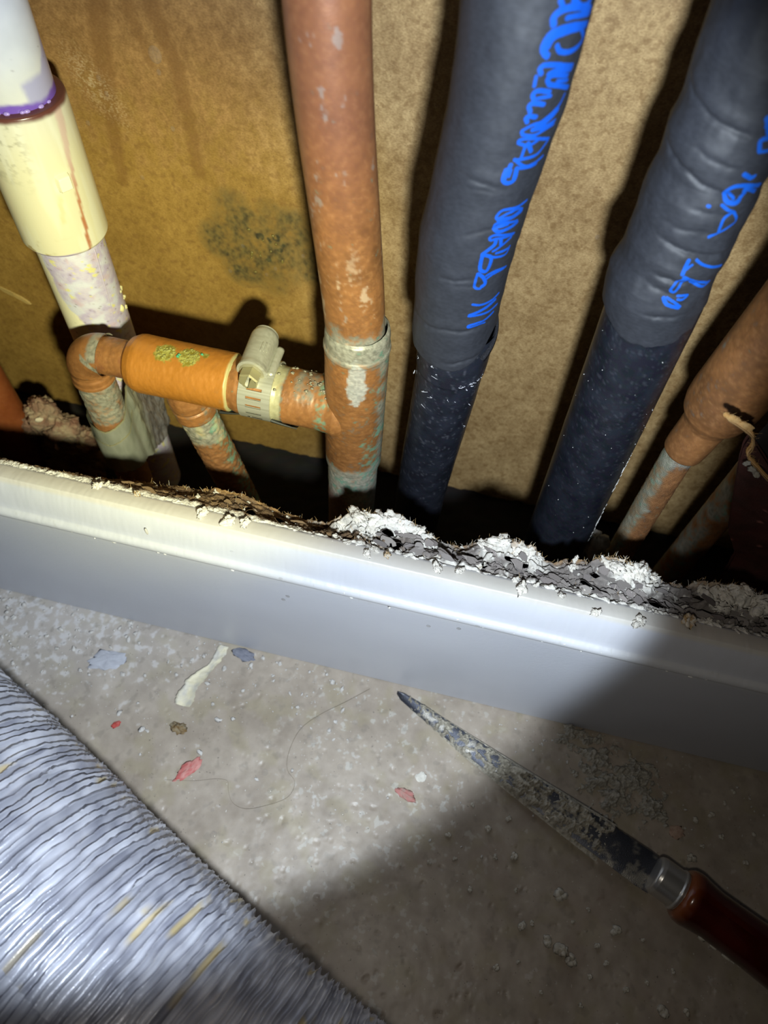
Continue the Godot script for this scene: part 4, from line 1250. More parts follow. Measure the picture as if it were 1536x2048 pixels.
func foam_pipe_two() -> void:
	var base := Vector3(52, -36, -69)
	var o := thing("insulated_pipe", "thicker black foam-covered pipe with lumpy sleeve and faint blue strokes, farther right", "pipe", base, "foam-covered pipes")
	var ax := [Vector2(170, 50.5), Vector2(185, 48.5), Vector2(192, 47.8), Vector2(200, 48.4), Vector2(219, 47.5), Vector2(235, 47.6), Vector2(250, 47.5), Vector2(330, 46)]
	var ra := [Vector2(172, 13.0), Vector2(180, 14.0), Vector2(187, 14.7), Vector2(192, 14.4), Vector2(197, 13.5), Vector2(203, 14.0), Vector2(210, 13.4), Vector2(219, 13.7), Vector2(224, 13.0), Vector2(232, 13.9), Vector2(239, 13.2), Vector2(250, 14.2), Vector2(330, 14.4)]
	var s := Surf.new()
	var edge := func(deg: float) -> float: return 178.0 - 4.0 * sm(-80.0, -20.0, deg) + 4.5 * sm(0.0, 80.0, deg) + 0.8 * n2.get_noise_2d(deg * 0.4, 9.0)
	foam(s, 330.0, edge, ax, ra, -69.0, [[208.0, 0.8, -0.03, -30.0, 60.0], [199.5, 0.9, -0.02, -20.0, 40.0], [196.0, 0.5, -0.05, -20.0, 10.0], [219.5, 0.5, 0.0, -10.0, 40.0], [226.0, 0.8, -0.06, -70.0, 40.0], [232.0, 0.5, -0.03, -40.0, 10.0], [240.0, 0.7, -0.05, -80.0, 10.0], [188.0, 0.8, 0.02, -10.0, 20.0], [214.0, 0.4, 0.0, -30.0, 30.0]], 0.5, 262.0, 172.0, 620)
	part(o, "foam_sleeve", s, foam_material(print_picture(PRINT_B, 262.0, 172.0, s8(12, 86, 190), 0.22)))
	var l := Surf.new()
	var cen := func(y: float) -> Vector3: return Vector3(50.6 + (170.0 - y) * 0.056, y, -69.0)
	sweep(l, 330, 120, (func(t: float) -> Vector3: return cen.call(lerpf(-36.0, 184.0, t))), (func(t: float, th: float) -> float: return 13.35 + 0.1 * n2.get_noise_2d(th * 8.0, t * 100.0)), (func(p: Vector3, _t: float, th: float) -> Color:
		var col := lin(25, 27, 34).lerp(lin(36, 39, 47), clampf(0.5 + n2.get_noise_3dv(p), 0, 1))
		var k := sm(0.22, 0.62, n3.get_noise_3d(p.x * 1.5, p.y * 1.0, p.z * 1.5) + 0.35 * n4.get_noise_3dv(p)) * (0.25 + 0.75 * sm(60.0, 150.0, p.y))
		return col.lerp(lin(110, 114, 122), 0.15 * k)))
	part(o, "pipe_sleeve", l, mat(0.36, 0.0, 6.0, 0.05))
	# the frayed white edge of torn tape down the right side
	var fr := Surf.new()
	for i in 60:
		var y := rng.randf_range(56.0, 118.0)
		if absf(y - 90.0) < 6.0:
			continue
		var a := deg_to_rad(66.0 + rng.randf_range(-3.0, 8.0))
		var c: Vector3 = cen.call(y)
		var q := c + Vector3(sin(a), 0, cos(a)) * 13.4
		strand(fr, [q, q + Vector3(-0.4, -1.6, 0.6), q + Vector3(-1.4 - rng.randf() * 1.2, -3.2, 1.0)], rng.randf_range(0.1, 0.28), lin(212, 212, 208), 4)
	part(o, "torn_tape_fringe", fr, mat(0.8)).set_meta("kind", "stuff")
	var dust := Surf.new()
	for i in 36:
		var y := rng.randf_range(60.0, 172.0)
		var a := deg_to_rad(rng.randf_range(-80.0, 80.0))
		blob(dust, cen.call(y) + Vector3(sin(a), 0, cos(a)) * 13.4, Vector3.ONE * rng.randf_range(0.06, 0.2), Basis.IDENTITY, 0.6, 0.5, (func(_p: Vector3) -> Color: return lin(200, 200, 196)), 6, 4)
	part(o, "white_specks", dust, mat(0.8)).set_meta("kind", "stuff")


func side_pipes() -> void:
	var m := mat(0.42, 0.15, 12.0, 0.02)
	# the slim pipe with a swollen reducer at the right
	var a := Vector3(87.5, -36, -72)
	var o := thing("copper_pipe", "greenish slim copper pipe under a fat reducer, right of the lumpy foam pipe", "pipe", a, "")
	var dir := Vector3(-0.02, 1, 0.0)
	var cen := func(y: float) -> Vector3: return Vector3(87.6 - (y - 56.0) * 0.05 + 0.12 * maxf(0.0, y - 112.0), y, -72.0)
	var s := Surf.new()
	sweep(s, 220, 90, (func(t: float) -> Vector3: return cen.call(lerpf(-36.0, 124.0, t))), (func(t: float, th: float) -> float: return 5.85 + 0.25 * n3.get_noise_3d(sin(th) * 5.0, t * 160.0, cos(th) * 5.0)), (func(p: Vector3, _t: float, th: float) -> Color:
		var deg := rad_to_deg(wrapf(th, -PI, PI))
		var left := sm(-8.0, -40.0, deg + 16.0 * n2.get_noise_3dv(p))
		return copper(p, 0.12 + 0.5 * left + 0.8 * sm(108.0, 117.0, p.y), 0.05 + 0.3 * left, 0.5).lerp(lin(140, 138, 112), 0.5 * left)))
	part(o, "slim_pipe", s, mat(0.6, 0.15, 6, 0.3))
	var r := Surf.new()
	var rc := func(t: float) -> Vector3: return cen.call(lerpf(117.0, 225.0, t))
	var prof := [Vector2(117, 6.6), Vector2(117.5, 7.4), Vector2(121, 7.7), Vector2(129, 7.9), Vector2(134, 8.2), Vector2(136, 9.0), Vector2(139, 10.9), Vector2(143, 12.0), Vector2(148, 12.4), Vector2(225, 12.4)]
	sweep(r, 240, 110, rc, (func(t: float, _th: float) -> float: return pl(prof, lerpf(117.0, 225.0, t))), (func(p: Vector3, _t: float, th: float) -> Color: return copper(p, -0.1 + 0.25 * sm(-0.2, -0.9, sin(th)), -0.1 + 0.3 * sm(0.3, 1.0, sin(th)) * sm(160.0, 172.0, p.y), 0.42)))
	part(o, "reducer", r, m)
	# dim pipe farther back
	var b := Surf.new()
	turned(b, Vector3(126, -36, -90), Vector3(123, 150, -90), [Vector2(0, 7.2), Vector2(186, 7.2)], 160, 70, (func(p: Vector3, _t: float, th: float) -> Color: return copper(p, 0.3 + 0.35 * sm(0.4, -0.6, sin(th)), 0.2, 0.4)), 0.2)
	solo("copper_pipe", "dim greenish copper pipe standing in the shade behind the torn reddish panel", "pipe", Vector3(124, -36, -90), b, m)
	# orange-brown pipe at the left edge
	var c := Surf.new()
	turned(c, Vector3(-231.5, -36, -86), Vector3(-231.5, 170, -86), [Vector2(0, 11.1), Vector2(206, 11.1)], 160, 80, (func(p: Vector3, _t: float, _th: float) -> Color: return copper(p, 0.0, 0.0, 0.5).lerp(lin(150, 70, 34), 0.6)), 0.1)
	solo("copper_pipe", "reddish copper pipe showing only its edge beside the fluffy pink lump", "pipe", Vector3(-231, -36, -86), c, m)
	# the torn dark red panel with a curled paper rim
	var t := thing("torn_panel", "dark reddish scrap of torn wall covering with a curled paper rim", "panel", Vector3(125, 90, -48))
	var left := [Vector2(20, 128), Vector2(60, 122), Vector2(90, 116.5), Vector2(104, 107), Vector2(119, 101.5), Vector2(136, 95), Vector2(143, 92.5), Vector2(150, 90.5), Vector2(156, 90.0)]
	var f := Surf.new()
	for side in [0.0, 1.0]:
		f.grid(60, 120, (func(u: float, q: float) -> Vector3:
			var y := lerpf(154.0, 20.0, q)
			var x0 := pl(left, y)
			var x := lerpf(x0, 190.0, u)
			var y2 := y - 0.85 * maxf(0.0, x - x0) * sm(0.35, 0.0, q)
			return Vector3(x, y2, -50.0 - side * 2.5 + 6.0 * sin(minf(u * 2.0, 1.0) * PI / 2) + 0.8 * n2.get_noise_2d(x, y))), (func(p: Vector3, _u: float, _q: float) -> Color: return lin(66, 22, 18).lerp(lin(48, 26, 20), clampf(0.5 + 0.8 * n2.get_noise_3dv(p), 0, 1)).lerp(lin(180, 120, 110), 0.5 * sm(0.55, 0.66, n3.get_noise_3dv(p)))), Vector3(-0.2, 0, 1) if side == 0.0 else Vector3(0.2, 0, -1))
	part(t, "red_face", f, mat(0.7, 0, 6, 0.15))
	var rim := Surf.new()
	var pts := [Vector3(79.5, 162, -50), Vector3(84.5, 160.5, -49), Vector3(89.0, 157.8, -48.5), Vector3(91.0, 153.5, -48.5), Vector3(91.5, 149.5, -48), Vector3(96, 147, -46), Vector3(101, 144.5, -44), Vector3(112, 139, -43), Vector3(130, 132, -43)]
	for k in 3:
		var ps := []
		for i in pts.size():
			ps.append(pts[i] + Vector3(k * 0.5, -k * 0.7, k * 0.5))
		strand(rim, ps, [0.6, 0.5, 0.4][k], [lin(170, 126, 70), lin(190, 150, 96), lin(150, 116, 72)][k], 60)
	for q in [[Vector3(82.0, 161.0, -49.3), 2.6, 1.4], [Vector3(86.5, 159.4, -48.8), 3.0, 1.6], [Vector3(79.8, 161.8, -49.6), 1.3, 0.9]]:
		blob(rim, q[0], Vector3(q[1], q[2], 1.0), Basis(Vector3(0, 0, 1), -0.35), 0.5, 0.3, (func(p: Vector3) -> Color: return lin(176, 132, 74).lerp(lin(200, 164, 108), clampf(0.5 + n3.get_noise_3dv(p), 0, 1))), 16, 10)
	part(t, "paper_rim", rim, mat(0.85, 0, 4, 0.2))
	var fuzz := Surf.new()
	for i in 120:
		var w := rng.randf_range(0.0, 5.0)
		var j := int(w)
		var p: Vector3 = pts[j].lerp(pts[j + 1], w - j)
		strand(fuzz, [p, p + Vector3(rng.randfn() * 0.5, 0.5, 0.4), p + Vector3(rng.randfn(), rng.randf_range(-0.6, 1.8), rng.randfn() * 0.6 + 0.5)], 0.06, lin(196, 152, 92), 3)
	part(t, "paper_fuzz", fuzz, mat(0.8)).set_meta("kind", "stuff")
	for q in [Vector3(93.0, 146.6, -46.2), Vector3(95.0, 145.2, -45.4), Vector3(97.0, 144.0, -45.0)]:
		var g := Surf.new()
		blob(g, q, Vector3(1.0, 0.9, 0.7), any_turn(0.6), 0.9, 0.9, (func(_p: Vector3) -> Color: return lin(150, 144, 132)), 14, 10)
		part(t, "gypsum_crumb", g, mat(0.9))
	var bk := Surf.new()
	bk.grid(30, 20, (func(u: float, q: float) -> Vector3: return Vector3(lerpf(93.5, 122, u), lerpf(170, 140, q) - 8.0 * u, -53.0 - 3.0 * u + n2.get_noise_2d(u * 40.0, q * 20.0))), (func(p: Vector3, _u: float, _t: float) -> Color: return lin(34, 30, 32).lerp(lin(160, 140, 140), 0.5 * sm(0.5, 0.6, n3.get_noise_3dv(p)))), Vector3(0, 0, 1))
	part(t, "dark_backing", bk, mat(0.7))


# ---------------------------------------------------------------- on the floor

func hose() -> void:
	var base := Vector3(-70, 0, 138)
	var o := thing("ribbed_hose", "wide clear and silver ribbed hose lying across the floor", "hose", base)
	var len := 400.0
	var d := Vector3(0.915, 0, 0.404)
	var nrm := Vector3(-0.404, 0, 0.915)
	var mid := Vector3(-80, 50.3, 131.5)
	var cen := func(l: float) -> Vector3: return mid + d * l + nrm * (1.2 * sin(l * 0.03 + 0.6))
	var phase := func(l: float) -> float: return 0.378 * l + 0.00026 * l * l + 0.55 * n1.get_noise_2d(l * 2.2, 50.0)
	var s := Surf.new()
	var rows := 1500
	var fp := func(u: float, t: float) -> Vector3:
		var l := lerpf(-200.0, 200.0, t)
		var th := u * TAU
		var l2 := l + 1.3 * n2.get_noise_3d(sin(th) * 14.0, cos(th) * 14.0, l * 0.35) + 0.5 * n3.get_noise_3d(sin(th) * 18.0, cos(th) * 18.0, l * 0.3)
		var f: float = phase.call(l2)
		var w := absf(sin(f * PI))
		var kk := floorf(f)
		var r := 46.6 + (2.2 + 0.9 * n2.get_noise_2d(kk * 9.0, th * 5.0)) * (1.0 - pow(w, 0.6)) + 0.35 * n3.get_noise_3d(sin(th) * 22.0, cos(th) * 22.0, l)
		var c: Vector3 = cen.call(l)
		return c + nrm * sin(th) * r + Vector3.UP * cos(th) * r
	var fc := func(p: Vector3, u: float, t: float) -> Color:
		var l := lerpf(-200.0, 200.0, t)
		var th := u * TAU
		var f: float = phase.call(l)
		var kk := floorf(f)
		var col := lin(140, 142, 154).lerp(lin(196, 198, 208), clampf(0.5 + 0.9 * n3.get_noise_2d(kk * 3.3, th * 6.0) + 0.4 * n2.get_noise_3dv(p), 0, 1))
		# streaks of yellowed plastic, and dark folds between the ribs
		col = col.lerp(lin(196, 172, 92), 0.6 * sm(0.40, 0.5, n2.get_noise_2d(kk * 5.0, th * 9.0)) * sm(0.5, 0.2, absf(f - kk - 0.5)))
		col = col.lerp(lin(112, 114, 126), 0.5 * sm(0.24, 0.5, n2.get_noise_2d(kk * 7.0 + 300.0, th * 2.6)))
		return col
	s.grid(170, rows, fp, fc, Vector3.ZERO, true)
	var m := mat(0.27, 0.22, 5.0, 0.05)
	part(o, "ribbed_skin", s, m)
	# the wire helix shows as a raised cord on some ribs
	for e in [-1.0, 1.0]:
		var cuff := Surf.new()
		var at: Vector3 = cen.call(e * 200.0)
		turned(cuff, at - d * 2.0 * e, at + d * 3.0 * e, [Vector2(0, 49.5), Vector2(0.1, 50.0), Vector2(4.9, 50.0), Vector2(5, 45.0)], 8, 80, (func(_p: Vector3, _t: float, _a: float) -> Color: return lin(150, 152, 160)), 0.0, Vector3.UP)
		part(o, "end_ring", cuff, m)


func saw() -> void:
	var base := Vector3(80, 0, 38)
	var o := thing("jab_saw", "plaster-caked hand saw with a narrow blade and dark red wooden handle", "saw", base)
	var d := Vector3(0.917, 0.0, 0.399).normalized()
	var side := Vector3(-0.399, 0, 0.917)
	var tip := Vector3(2.5, 1.2, 4.4)
	var lenb := 128.0
	var line := func(l: float) -> Vector3: return tip + d * l + Vector3.UP * (6.5 * sm(0.0, 1.0, l / lenb)) + side * 0.7 * sin(l / lenb * PI)
	var s := Surf.new()
	var prof := func(l: float) -> float: return pl([Vector2(0, 0.3), Vector2(3, 1.5), Vector2(14, 2.4), Vector2(60, 4.7), Vector2(100, 6.6), Vector2(122, 7.4), Vector2(128, 7.0)], l)
	for face in [0.5, -0.5]:
		s.grid(16, 200, (func(u: float, t: float) -> Vector3:
			var l := lenb * t
			var w: float = prof.call(l)
			var e := (u - 0.5) * 2.0
			var tooth := 0.35 * absf(fposmod(l, 2.6) / 1.3 - 1.0) * sm(0.8, 1.0, -e) * sm(6.0, 12.0, l) * sm(118.0, 110.0, l)
			return line.call(l) + side * (e * w - tooth) + Vector3.UP * (face * (1.0 - 0.8 * pow(absf(e), 3.0)) - 0.9 * e)), (func(p: Vector3, _u: float, _t: float) -> Color: return lin(66, 68, 76).lerp(lin(150, 146, 136), sm(0.05, 0.4, n2.get_noise_3dv(p) + 0.5 * n3.get_noise_3dv(p)) * 0.75)), Vector3.UP * face)
	part(o, "blade", s, mat(0.38, 0.55, 6, 0.05))
	# ferrule and handle
	var h0: Vector3 = Vector3(117.5, 10.2, 54.0)
	var hd := Vector3(0.917, 0.0, 0.399)
	var fe := Surf.new()
	turned(fe, h0, h0 + hd * 16.0, [Vector2(0, 0), Vector2(0.1, 5.8), Vector2(0.9, 7.2), Vector2(2.4, 7.7), Vector2(10.2, 7.7), Vector2(10.4, 8.3), Vector2(11.2, 8.3), Vector2(11.4, 7.8), Vector2(16, 7.8)], 60, 60, (func(_p: Vector3, _t: float, _a: float) -> Color: return lin(206, 204, 198)), 0.0, Vector3.UP)
	part(o, "ferrule", fe, mat(0.28, 0.75))
	var ha := Surf.new()
	var wood := func(p: Vector3, t: float, th: float) -> Color: return lin(78, 26, 16).lerp(lin(46, 13, 9), clampf(0.5 + 0.9 * n2.get_noise_3d(p.x * 0.25, th * 6.0, p.z * 0.25), 0, 1)).lerp(lin(150, 80, 36), 0.7 * sm(0.055, 0.0, t))
	turned(ha, h0 + hd * 11.5, h0 + hd * 125.0, [Vector2(0, 6.0), Vector2(0.1, 8.2), Vector2(0.8, 9.6), Vector2(2.4, 10.6), Vector2(5.0, 10.9), Vector2(9.0, 10.2), Vector2(14, 9.5), Vector2(30, 9.7), Vector2(60, 11.2), Vector2(90, 11.0), Vector2(104, 9.5), Vector2(111, 6.0), Vector2(113.4, 0.0)], 150, 80, wood, 0.0, Vector3.UP)
	var hm := mat(0.22, 0.0, 30, 0.02)
	hm.clearcoat_enabled = true
	hm.clearcoat = 0.6
	hm.clearcoat_roughness = 0.12
	part(o, "handle", ha, hm)
	# wet plaster caked on the blade and stuck to the handle
	var cake := Surf.new()
	cake.grid(44, 420, (func(u: float, t: float) -> Vector3:
		var l := lerpf(6.0, 106.0, t)
		var w: float = prof.call(l)
		var e := lerpf(-1.25, 1.25, u)
		var dense := 0.12 * sm(0.0, 30.0, l) + 0.65 * exp(-pow((l - 64.0) / 13.0, 2.0)) + 0.55 * exp(-pow((l - 90.0) / 7.0, 2.0)) + 0.16 * exp(-pow((l - 30.0) / 12.0, 2.0))
		var n := n2.get_noise_2d(l * 1.6, e * w * 1.6) + 0.6 * n3.get_noise_2d(l * 0.9, e * w * 0.9) + 0.25 * n4.get_noise_2d(l, e * w)
		var h := clampf((n + dense - 0.22) * 3.4, -1.2, 2.6) * sm(1.25, 0.85, absf(e))
		return line.call(l) + side * e * w + Vector3.UP * (0.55 * (1.0 - 0.8 * pow(minf(absf(e), 1.0), 3.0)) - 0.9 * e + h - 1.2 * sm(0.9, 1.25, absf(e)))), (func(p: Vector3, _u: float, _t: float) -> Color: return lin(134, 128, 114).lerp(lin(194, 188, 172), clampf(0.5 + 0.9 * n3.get_noise_3dv(p) + 0.5 * n4.get_noise_3dv(p), 0, 1))), Vector3.UP)
	part(o, "caked_plaster", cake, mat(0.9)).set_meta("kind", "stuff")
	for q in [[143.0, 1.6], [147.5, 1.2], [152.5, 1.5], [155.5, 1.3], [158.0, 1.0]]:
		var c := Surf.new()
		var l2: float = q[0] - 117.5
		blob(c, h0 + hd * l2 * 1.04 + side * 8.6 + Vector3(0, -3.2, 0), Vector3(1.7, 1.0, 1.0) * q[1] * 0.75, Basis(Vector3.UP, -0.41), 0.8, 0.5, (func(_p: Vector3) -> Color: return lin(206, 200, 184)), 14, 9)
		part(o, "plaster_crust", c, mat(0.9))


func chunk(called: String, label: String, cat: String, at: Vector3, size: Vector3, bumps: float, tone: Color, tone2: Color, turn := 0.0, rough := 0.85, group := "") -> void:
	var s := Surf.new()
	blob(s, at, size, Basis(Vector3.UP, turn), bumps, 1.3, (func(p: Vector3) -> Color: return tone.lerp(tone2, clampf(0.5 + 1.2 * n3.get_noise_3dv(p), 0, 1))), 22, 14)
	solo(called, label, cat, at - Vector3(0, size.y, 0), s, mat(rough, 0, 4, 0.15), group)


func debris() -> void:
	# the long flat curl of cream paint by the board
	var s := Surf.new()
	for top in [0.5, 0.0]:
		s.grid(24, 60, (func(u: float, t: float) -> Vector3:
			var z := lerpf(2.0, 33.0, t)
			var x := lerpf(-81.5, -90.5, t) + 1.2 * sin(t * 7.0)
			var w := pl([Vector2(0, 2.2), Vector2(0.12, 2.4), Vector2(0.35, 1.7), Vector2(0.5, 2.9), Vector2(0.62, 3.6), Vector2(0.75, 3.0), Vector2(0.9, 4.2), Vector2(1.0, 3.4)], t) + 0.6 * n3.get_noise_2d(t * 30.0, signf(u - 0.5) * 9.0)
			var e := (u - 0.5) * 2.0
			return Vector3(x + e * w, 0.5 + top + 1.0 * e * e * sm(0.2, 0.6, t) + 0.5 * n2.get_noise_2d(x * 2.0 + e * 4.0, z * 2.0), z)), (func(p: Vector3, u: float, _t: float) -> Color: return lin(222, 214, 184).lerp(lin(200, 196, 184), clampf(0.5 + 1.5 * n2.get_noise_3dv(p * 1.4), 0, 1)).lerp(lin(110, 104, 96), 0.6 * sm(0.14, 0.0, u))), Vector3.UP if top > 0.0 else Vector3.DOWN)
	solo("paint_peel", "long cream peel of old paint lying by the baseboard", "paint peel", Vector3(-86, 0, 17), s, mat(0.55, 0, 6, 0.1))
	chunk("grey_flake", "flat bluish grey flake of plaster on the dusty floor", "flake", Vector3(-130, 0.15, 21), Vector3(8.0, 0.8, 4.6), 0.5, lin(196, 198, 206), lin(178, 180, 188), 0.3)
	chunk("slate_chip", "slate grey chip tucked against the foot of the baseboard", "chip", Vector3(-71, 0.15, 3.6), Vector3(5.2, 1.0, 2.6), 0.5, lin(120, 122, 134), lin(140, 142, 152), -0.2)
	chunk("red_chip", "larger pinkish red chip near the edge of the ribbed hose", "chip", Vector3(-77.5, 0.15, 58), Vector3(6.4, 1.0, 2.6), 0.5, lin(190, 92, 88), lin(206, 150, 140), 1.0, 0.5, "red chips on the floor")
	chunk("red_chip", "small bright red chip on the dusty part of the floor", "chip", Vector3(-114.8, 0.15, 47.5), Vector3(2.0, 0.6, 1.2), 0.5, lin(180, 60, 52), lin(196, 110, 100), 0.8, 0.5, "red chips on the floor")
	chunk("red_chip", "pale pinkish chip in the middle of the floor below a white flake", "chip", Vector3(15.5, 0.15, 46.5), Vector3(4.2, 0.8, 2.0), 0.6, lin(186, 120, 112), lin(170, 140, 128), -0.3, 0.5, "red chips on the floor")
	chunk("white_flake", "white angular paint flake in the middle of the floor", "flake", Vector3(20.3, 0.15, 38), Vector3(2.4, 0.6, 2.0), 0.4, lin(232, 228, 216), lin(214, 210, 198), 0.4)
	chunk("brown_clump", "brown rusty clump between the paint peel and the red chip", "clump", Vector3(-88, 0.15, 42.5), Vector3(3.6, 1.6, 2.4), 0.8, lin(120, 92, 52), lin(150, 138, 112))
	chunk("pink_shard", "pale pink triangular shard behind the saw handle", "shard", Vector3(131, 0.15, 34.6), Vector3(3.4, 0.8, 2.4), 0.5, lin(196, 170, 150), lin(180, 150, 132), 0.5)
	# damp plaster heaps behind the saw
	var heap := Surf.new()
	heap.grid(230, 170, (func(u: float, t: float) -> Vector3:
		var x := lerpf(76.0, 134.0, u)
		var z := lerpf(0.6, 40.0, t)
		var m := -0.55
		for k in [[95.0, 12.0, 8.0], [112.0, 17.0, 9.0], [104.0, 27.0, 8.0], [121.0, 27.0, 6.0], [83.0, 4.0, 5.0], [99.0, 20.0, 9.0]]:
			m = maxf(m, 1.2 - 1.15 * Vector2(x - k[0], z - k[1]).length() / (k[2] * 1.25))
		var n := n2.get_noise_2d(x * 1.3, z * 1.3) * 1.1 + 0.8 * n3.get_noise_2d(x * 0.7, z * 0.7) + 0.3 * n4.get_noise_2d(x, z)
		return Vector3(x, clampf((m + n - 0.25) * 3.4, -0.8, 4.2) - 0.1, z)), (func(p: Vector3, _u: float, _t: float) -> Color: return lin(140, 135, 124).lerp(lin(190, 186, 174), clampf(0.5 + 0.9 * n3.get_noise_3dv(p) + 0.4 * n4.get_noise_3dv(p), 0, 1))), Vector3.UP)
	solo("plaster_rubble", "loose damp heap of grey plaster rubble between the saw and the baseboard", "plaster rubble", Vector3(104, 0, 20), heap, mat(0.9), "", "stuff")
	# crumbs that can be counted on the right half of the floor
	var shapes := []
	for i in 4:
		var c := Surf.new()
		for k in 5:
			blob(c, Vector3(rng.randf_range(-0.6, 0.6), rng.randf_range(0.3, 0.8), rng.randf_range(-0.6, 0.6)), Vector3.ONE * rng.randf_range(0.35, 0.75), any_turn(1.0), 0.8, 0.5, (func(_p: Vector3) -> Color: return lin(164, 158, 144).lerp(lin(206, 200, 186), rng.randf())), 9, 6)
		shapes.append(mesh_of(c, Vector3.ZERO))
	var chalk := mat(0.9)
	var spots := [[84.2, 69.6, 3.2], [85.9, 88.6, 3.4], [80.5, 87, 2.6], [90, 91, 2.8], [70, 84, 2.2], [107, 77, 2.6], [64, 60, 2.0], [56, 62, 1.5], [74, 82, 1.3], [100, 84, 1.5], [104, 89, 1.4], [98, 95, 1.3], [112, 96, 1.5], [120, 92, 1.1], [126, 100, 2.8], [135, 98, 1.6], [62, 100, 1.6], [70, 96, 1.1], [48, 76, 1.5], [40, 66, 1.3], [52, 52, 1.8], [36, 58, 1.5], [30, 70, 1.2], [139, 28, 1.6], [146, 24, 1.7], [150, 32, 1.5], [152, 18, 1.2], [160, 40, 1.5], [142, 38, 1.3], [156, 12, 1.3], [164, 28, 1.2], [137, 43, 2.6], [60, 46, 1.6], [44, 44, 1.2], [95, 105, 1.2], [110, 108, 1.4], [80, 104, 1.0], [118, 78, 1.1], [96, 72, 1.2], [90, 78, 1.0], [66, 72, 1.2], [130, 86, 1.2]]
	for q in spots:
		var e := MeshInstance3D.new()
		e.mesh = shapes[rng.randi() % 4]
		e.material_override = chalk
		e.name = numbered("plaster_crumb")
		e.transform = Transform3D(Basis(Vector3.UP, rng.randf() * TAU).scaled(Vector3.ONE * q[2] * 0.72), Vector3(q[0], -0.1, q[1]) * MM)
		add_child(e)
		tag(e, "small pale plaster crumb lying loose on the dim floor around the saw", "crumb", "plaster crumbs around the saw")
	# fine dust nobody could count
	var grit := Surf.new()
	for i in 800:
		var left := rng.randf() < 0.72
		var x := rng.randf_range(-200.0, -20.0) if left else rng.randf_range(-20.0, 170.0)
		if left:
			x = -200.0 + 180.0 * pow(rng.randf(), 1.6)
		var z := absf(rng.randfn()) * (24.0 if left else 40.0) + 1.0
		var r := (0.12 + 0.7 * pow(rng.randf(), 4.0)) * (1.3 if left else 0.7)
		blob(grit, Vector3(x, r * 0.2, z), Vector3(r * rng.randf_range(0.8, 1.8), r * 0.6, r), any_turn(0.2), 0.9, 1.0, (func(_p: Vector3) -> Color: return lin(176, 171, 162).lerp(lin(214, 211, 206), rng.randf())), 7, 5)
	solo("plaster_grit", "fine white plaster grit scattered over the concrete floor", "grit", Vector3(0, 0, 40), grit, mat(0.9), "", "stuff")
	# a long hair
	var hair := Surf.new()
	var hp := []
	for q in HAIR:
		hp.append(Vector3(q.x, 0.5, q.y))
	strand(hair, hp, 0.09, lin(120, 108, 88), 60)
	solo("hair", "single long curly hair lying across the middle of the floor", "hair", Vector3(-30, 0, 40), hair, mat(0.5))
	# fluff at the bottom of the cavity on the left
	var o := thing("insulation_lump", "blurred pinkish lump of fluffy insulation and dirt at the left of the cavity", "insulation", Vector3(-212, -36, -100))
	var lump := Surf.new()
	for q in [[-210.0, 20.0, -90.0, 9.0, 10.0], [-201.0, 12.0, -89.0, 9.0, 8.0], [-218.0, 10.0, -91.0, 8.0, 9.0], [-194.0, 4.0, -89.0, 8.0, 7.0], [-206.0, -4.0, -90.0, 14.0, 12.0], [-208.0, -22.0, -90.0, 18.0, 16.0]]:
		blob(lump, Vector3(q[0], q[1], q[2]), Vector3(q[3], q[4], 8.0), Basis.IDENTITY, 0.5, 0.8, (func(p: Vector3) -> Color: return lin(140, 108, 90).lerp(lin(176, 158, 132), clampf(0.5 + 1.4 * n2.get_noise_3dv(p * 0.8), 0, 1)).lerp(lin(120, 66, 52), 0.5 * sm(0.1, 0.4, n2.get_noise_3dv(p + Vector3(50, 0, 0))))), 60, 40)
	part(o, "fluff", lump, mat(0.95, 0, 5, 0.5))
	for q in [[-207.0, 25.0, -83.5], [-199.0, 15.0, -82.5], [-203.0, 6.0, -81.0]]:
		var c := Surf.new()
		blob(c, Vector3(q[0], q[1], q[2]), Vector3(2.0, 1.3, 1.2), any_turn(0.5), 0.6, 0.4, (func(_p: Vector3) -> Color: return lin(206, 196, 172)), 12, 8)
		part(o, "pale_crumb", c, mat(0.9))
	# wad of tape stuck at the foot of the lumpy foam pipe
	chunk("tape_wad", "crumpled grey wad at the foot of the lumpy foam pipe", "wad", Vector3(74, 46, -69), Vector3(6.0, 8.0, 5.0), 0.5, lin(150, 148, 142), lin(176, 174, 166), 0.3, 0.6)


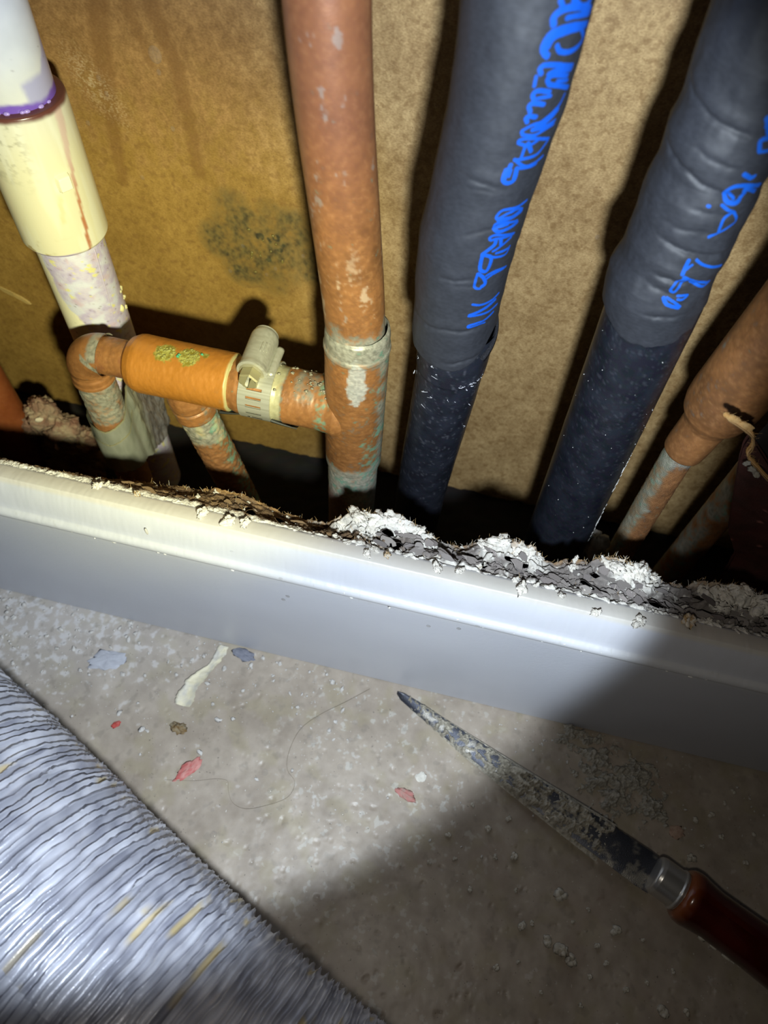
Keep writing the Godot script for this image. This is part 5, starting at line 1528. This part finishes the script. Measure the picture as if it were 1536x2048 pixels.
const HAIR := [Vector2(-10.1, 5.4), Vector2(-19.7, 14.2), Vector2(-29.2, 22.3), Vector2(-36.0, 30.8), Vector2(-38.0, 41.3), Vector2(-36.5, 48.5), Vector2(-31.9, 52.7), Vector2(-33.2, 59.2), Vector2(-41.4, 64.6), Vector2(-49.1, 67.6), Vector2(-55.0, 66.4), Vector2(-58.3, 62.1), Vector2(-59.9, 58.7), Vector2(-65.3, 59.2), Vector2(-73.2, 61.9), Vector2(-85.5, 64.4)]
const FLOOR_DROPS := [Vector2(-36.3, 29.8), Vector2(-30.8, 33.0), Vector2(-28.7, 34.7), Vector2(-28.3, 39.6), Vector2(-14.7, 42.2), Vector2(-41.2, 58.4), Vector2(-40.4, 57.4), Vector2(-9.0, 60.2), Vector2(-7.8, 58.7), Vector2(-18.4, 65.4), Vector2(-5.3, 65.3), Vector2(-62.1, 71.1), Vector2(-58.4, 80.0), Vector2(-58.5, 83.9), Vector2(-28.8, 97.6), Vector2(-27.4, 97.0), Vector2(-23.6, 80.5), Vector2(33.3, 90.2), Vector2(9.1, 98.4), Vector2(11.2, 98.0), Vector2(-29.4, 24.0), Vector2(-35.6, 7.8), Vector2(-75.5, 64.5), Vector2(-13.4, 29.9), Vector2(-13.1, 21.9), Vector2(-45.5, 51.7), Vector2(9.4, 70.0)]


func droplets() -> void:
	var water := StandardMaterial3D.new()
	water.albedo_color = Color(1, 1, 1, 0.02)
	water.transparency = BaseMaterial3D.TRANSPARENCY_ALPHA
	water.roughness = 0.02
	# one lens-shaped drop, flat side down on y = 0
	var s := Surf.new()
	s.grid(22, 9, (func(u: float, t: float) -> Vector3:
		var a := t * PI / 2
		return Vector3(sin(a) * cos(u * TAU), 0.45 * cos(a), sin(a) * sin(u * TAU))), null, Vector3.UP, true)
	s.grid(22, 1, (func(u: float, t: float) -> Vector3: return Vector3(cos(u * TAU) * (1.0 - t), 0, sin(u * TAU) * (1.0 - t))), null, Vector3.DOWN, true)
	var drop := mesh_of(s, Vector3.ZERO)
	var put := func(at: Vector3, turn: Basis, r: Vector3, label: String, group: String) -> void:
		var e := MeshInstance3D.new()
		e.mesh = drop
		e.material_override = water
		e.name = numbered("water_drop")
		e.transform = Transform3D(turn * Basis.from_scale(r), at * MM)
		add_child(e)
		tag(e, label, "water drop", group)
	var wall := Basis(Vector3(1, 0, 0), PI / 2)
	put.call(Vector3(-131.3, 187.0, -139.85), wall, Vector3(2.5, 2.2, 3.1), "largest clear drop of water hanging on the stained brown paper", "")
	for q in [Vector2(-133.9, 154.2), Vector2(-118.5, 194.6), Vector2(-117.5, 176.0), Vector2(-150.0, 172.0), Vector2(-139.6, 184.0), Vector2(-141.0, 189.0), Vector2(-88.0, 120.0), Vector2(-97.0, 132.0), Vector2(-84.0, 124.0), Vector2(-72.0, 133.0), Vector2(35.0, 166.0), Vector2(-104.0, 118.0)]:
		put.call(Vector3(q.x * 1.107, 321.0 - (321.0 - q.y) * 1.107, -139.85), wall, Vector3(0.9, 0.8, 1.1), "tiny clear water drop clinging to the brown wall paper", "small drops on the wall paper")
	for q in FLOOR_DROPS:
		put.call(Vector3(q.x, 0.12, q.y), Basis.IDENTITY, Vector3.ONE * rng.randf_range(0.7, 1.5), "tiny clear water drop standing on the damp concrete floor", "drops on the floor")
	var face := Basis(Vector3(1, 0, 0), PI / 2)
	for q in [Vector3(-67.0, 93.0, -1.9), Vector3(-48.0, 88.0, 1.7), Vector3(8.0, 73.0, 0.0), Vector3(19.0, 77.0, 0.0), Vector3(-47.0, 70.0, 0.0), Vector3(-49.0, 66.0, 0.0), Vector3(24.5, 87.0, 1.9)]:
		put.call(q, face, Vector3(0.9, 0.5, 1.1), "clear drop of water on the white face of the baseboard", "drops on the baseboard")
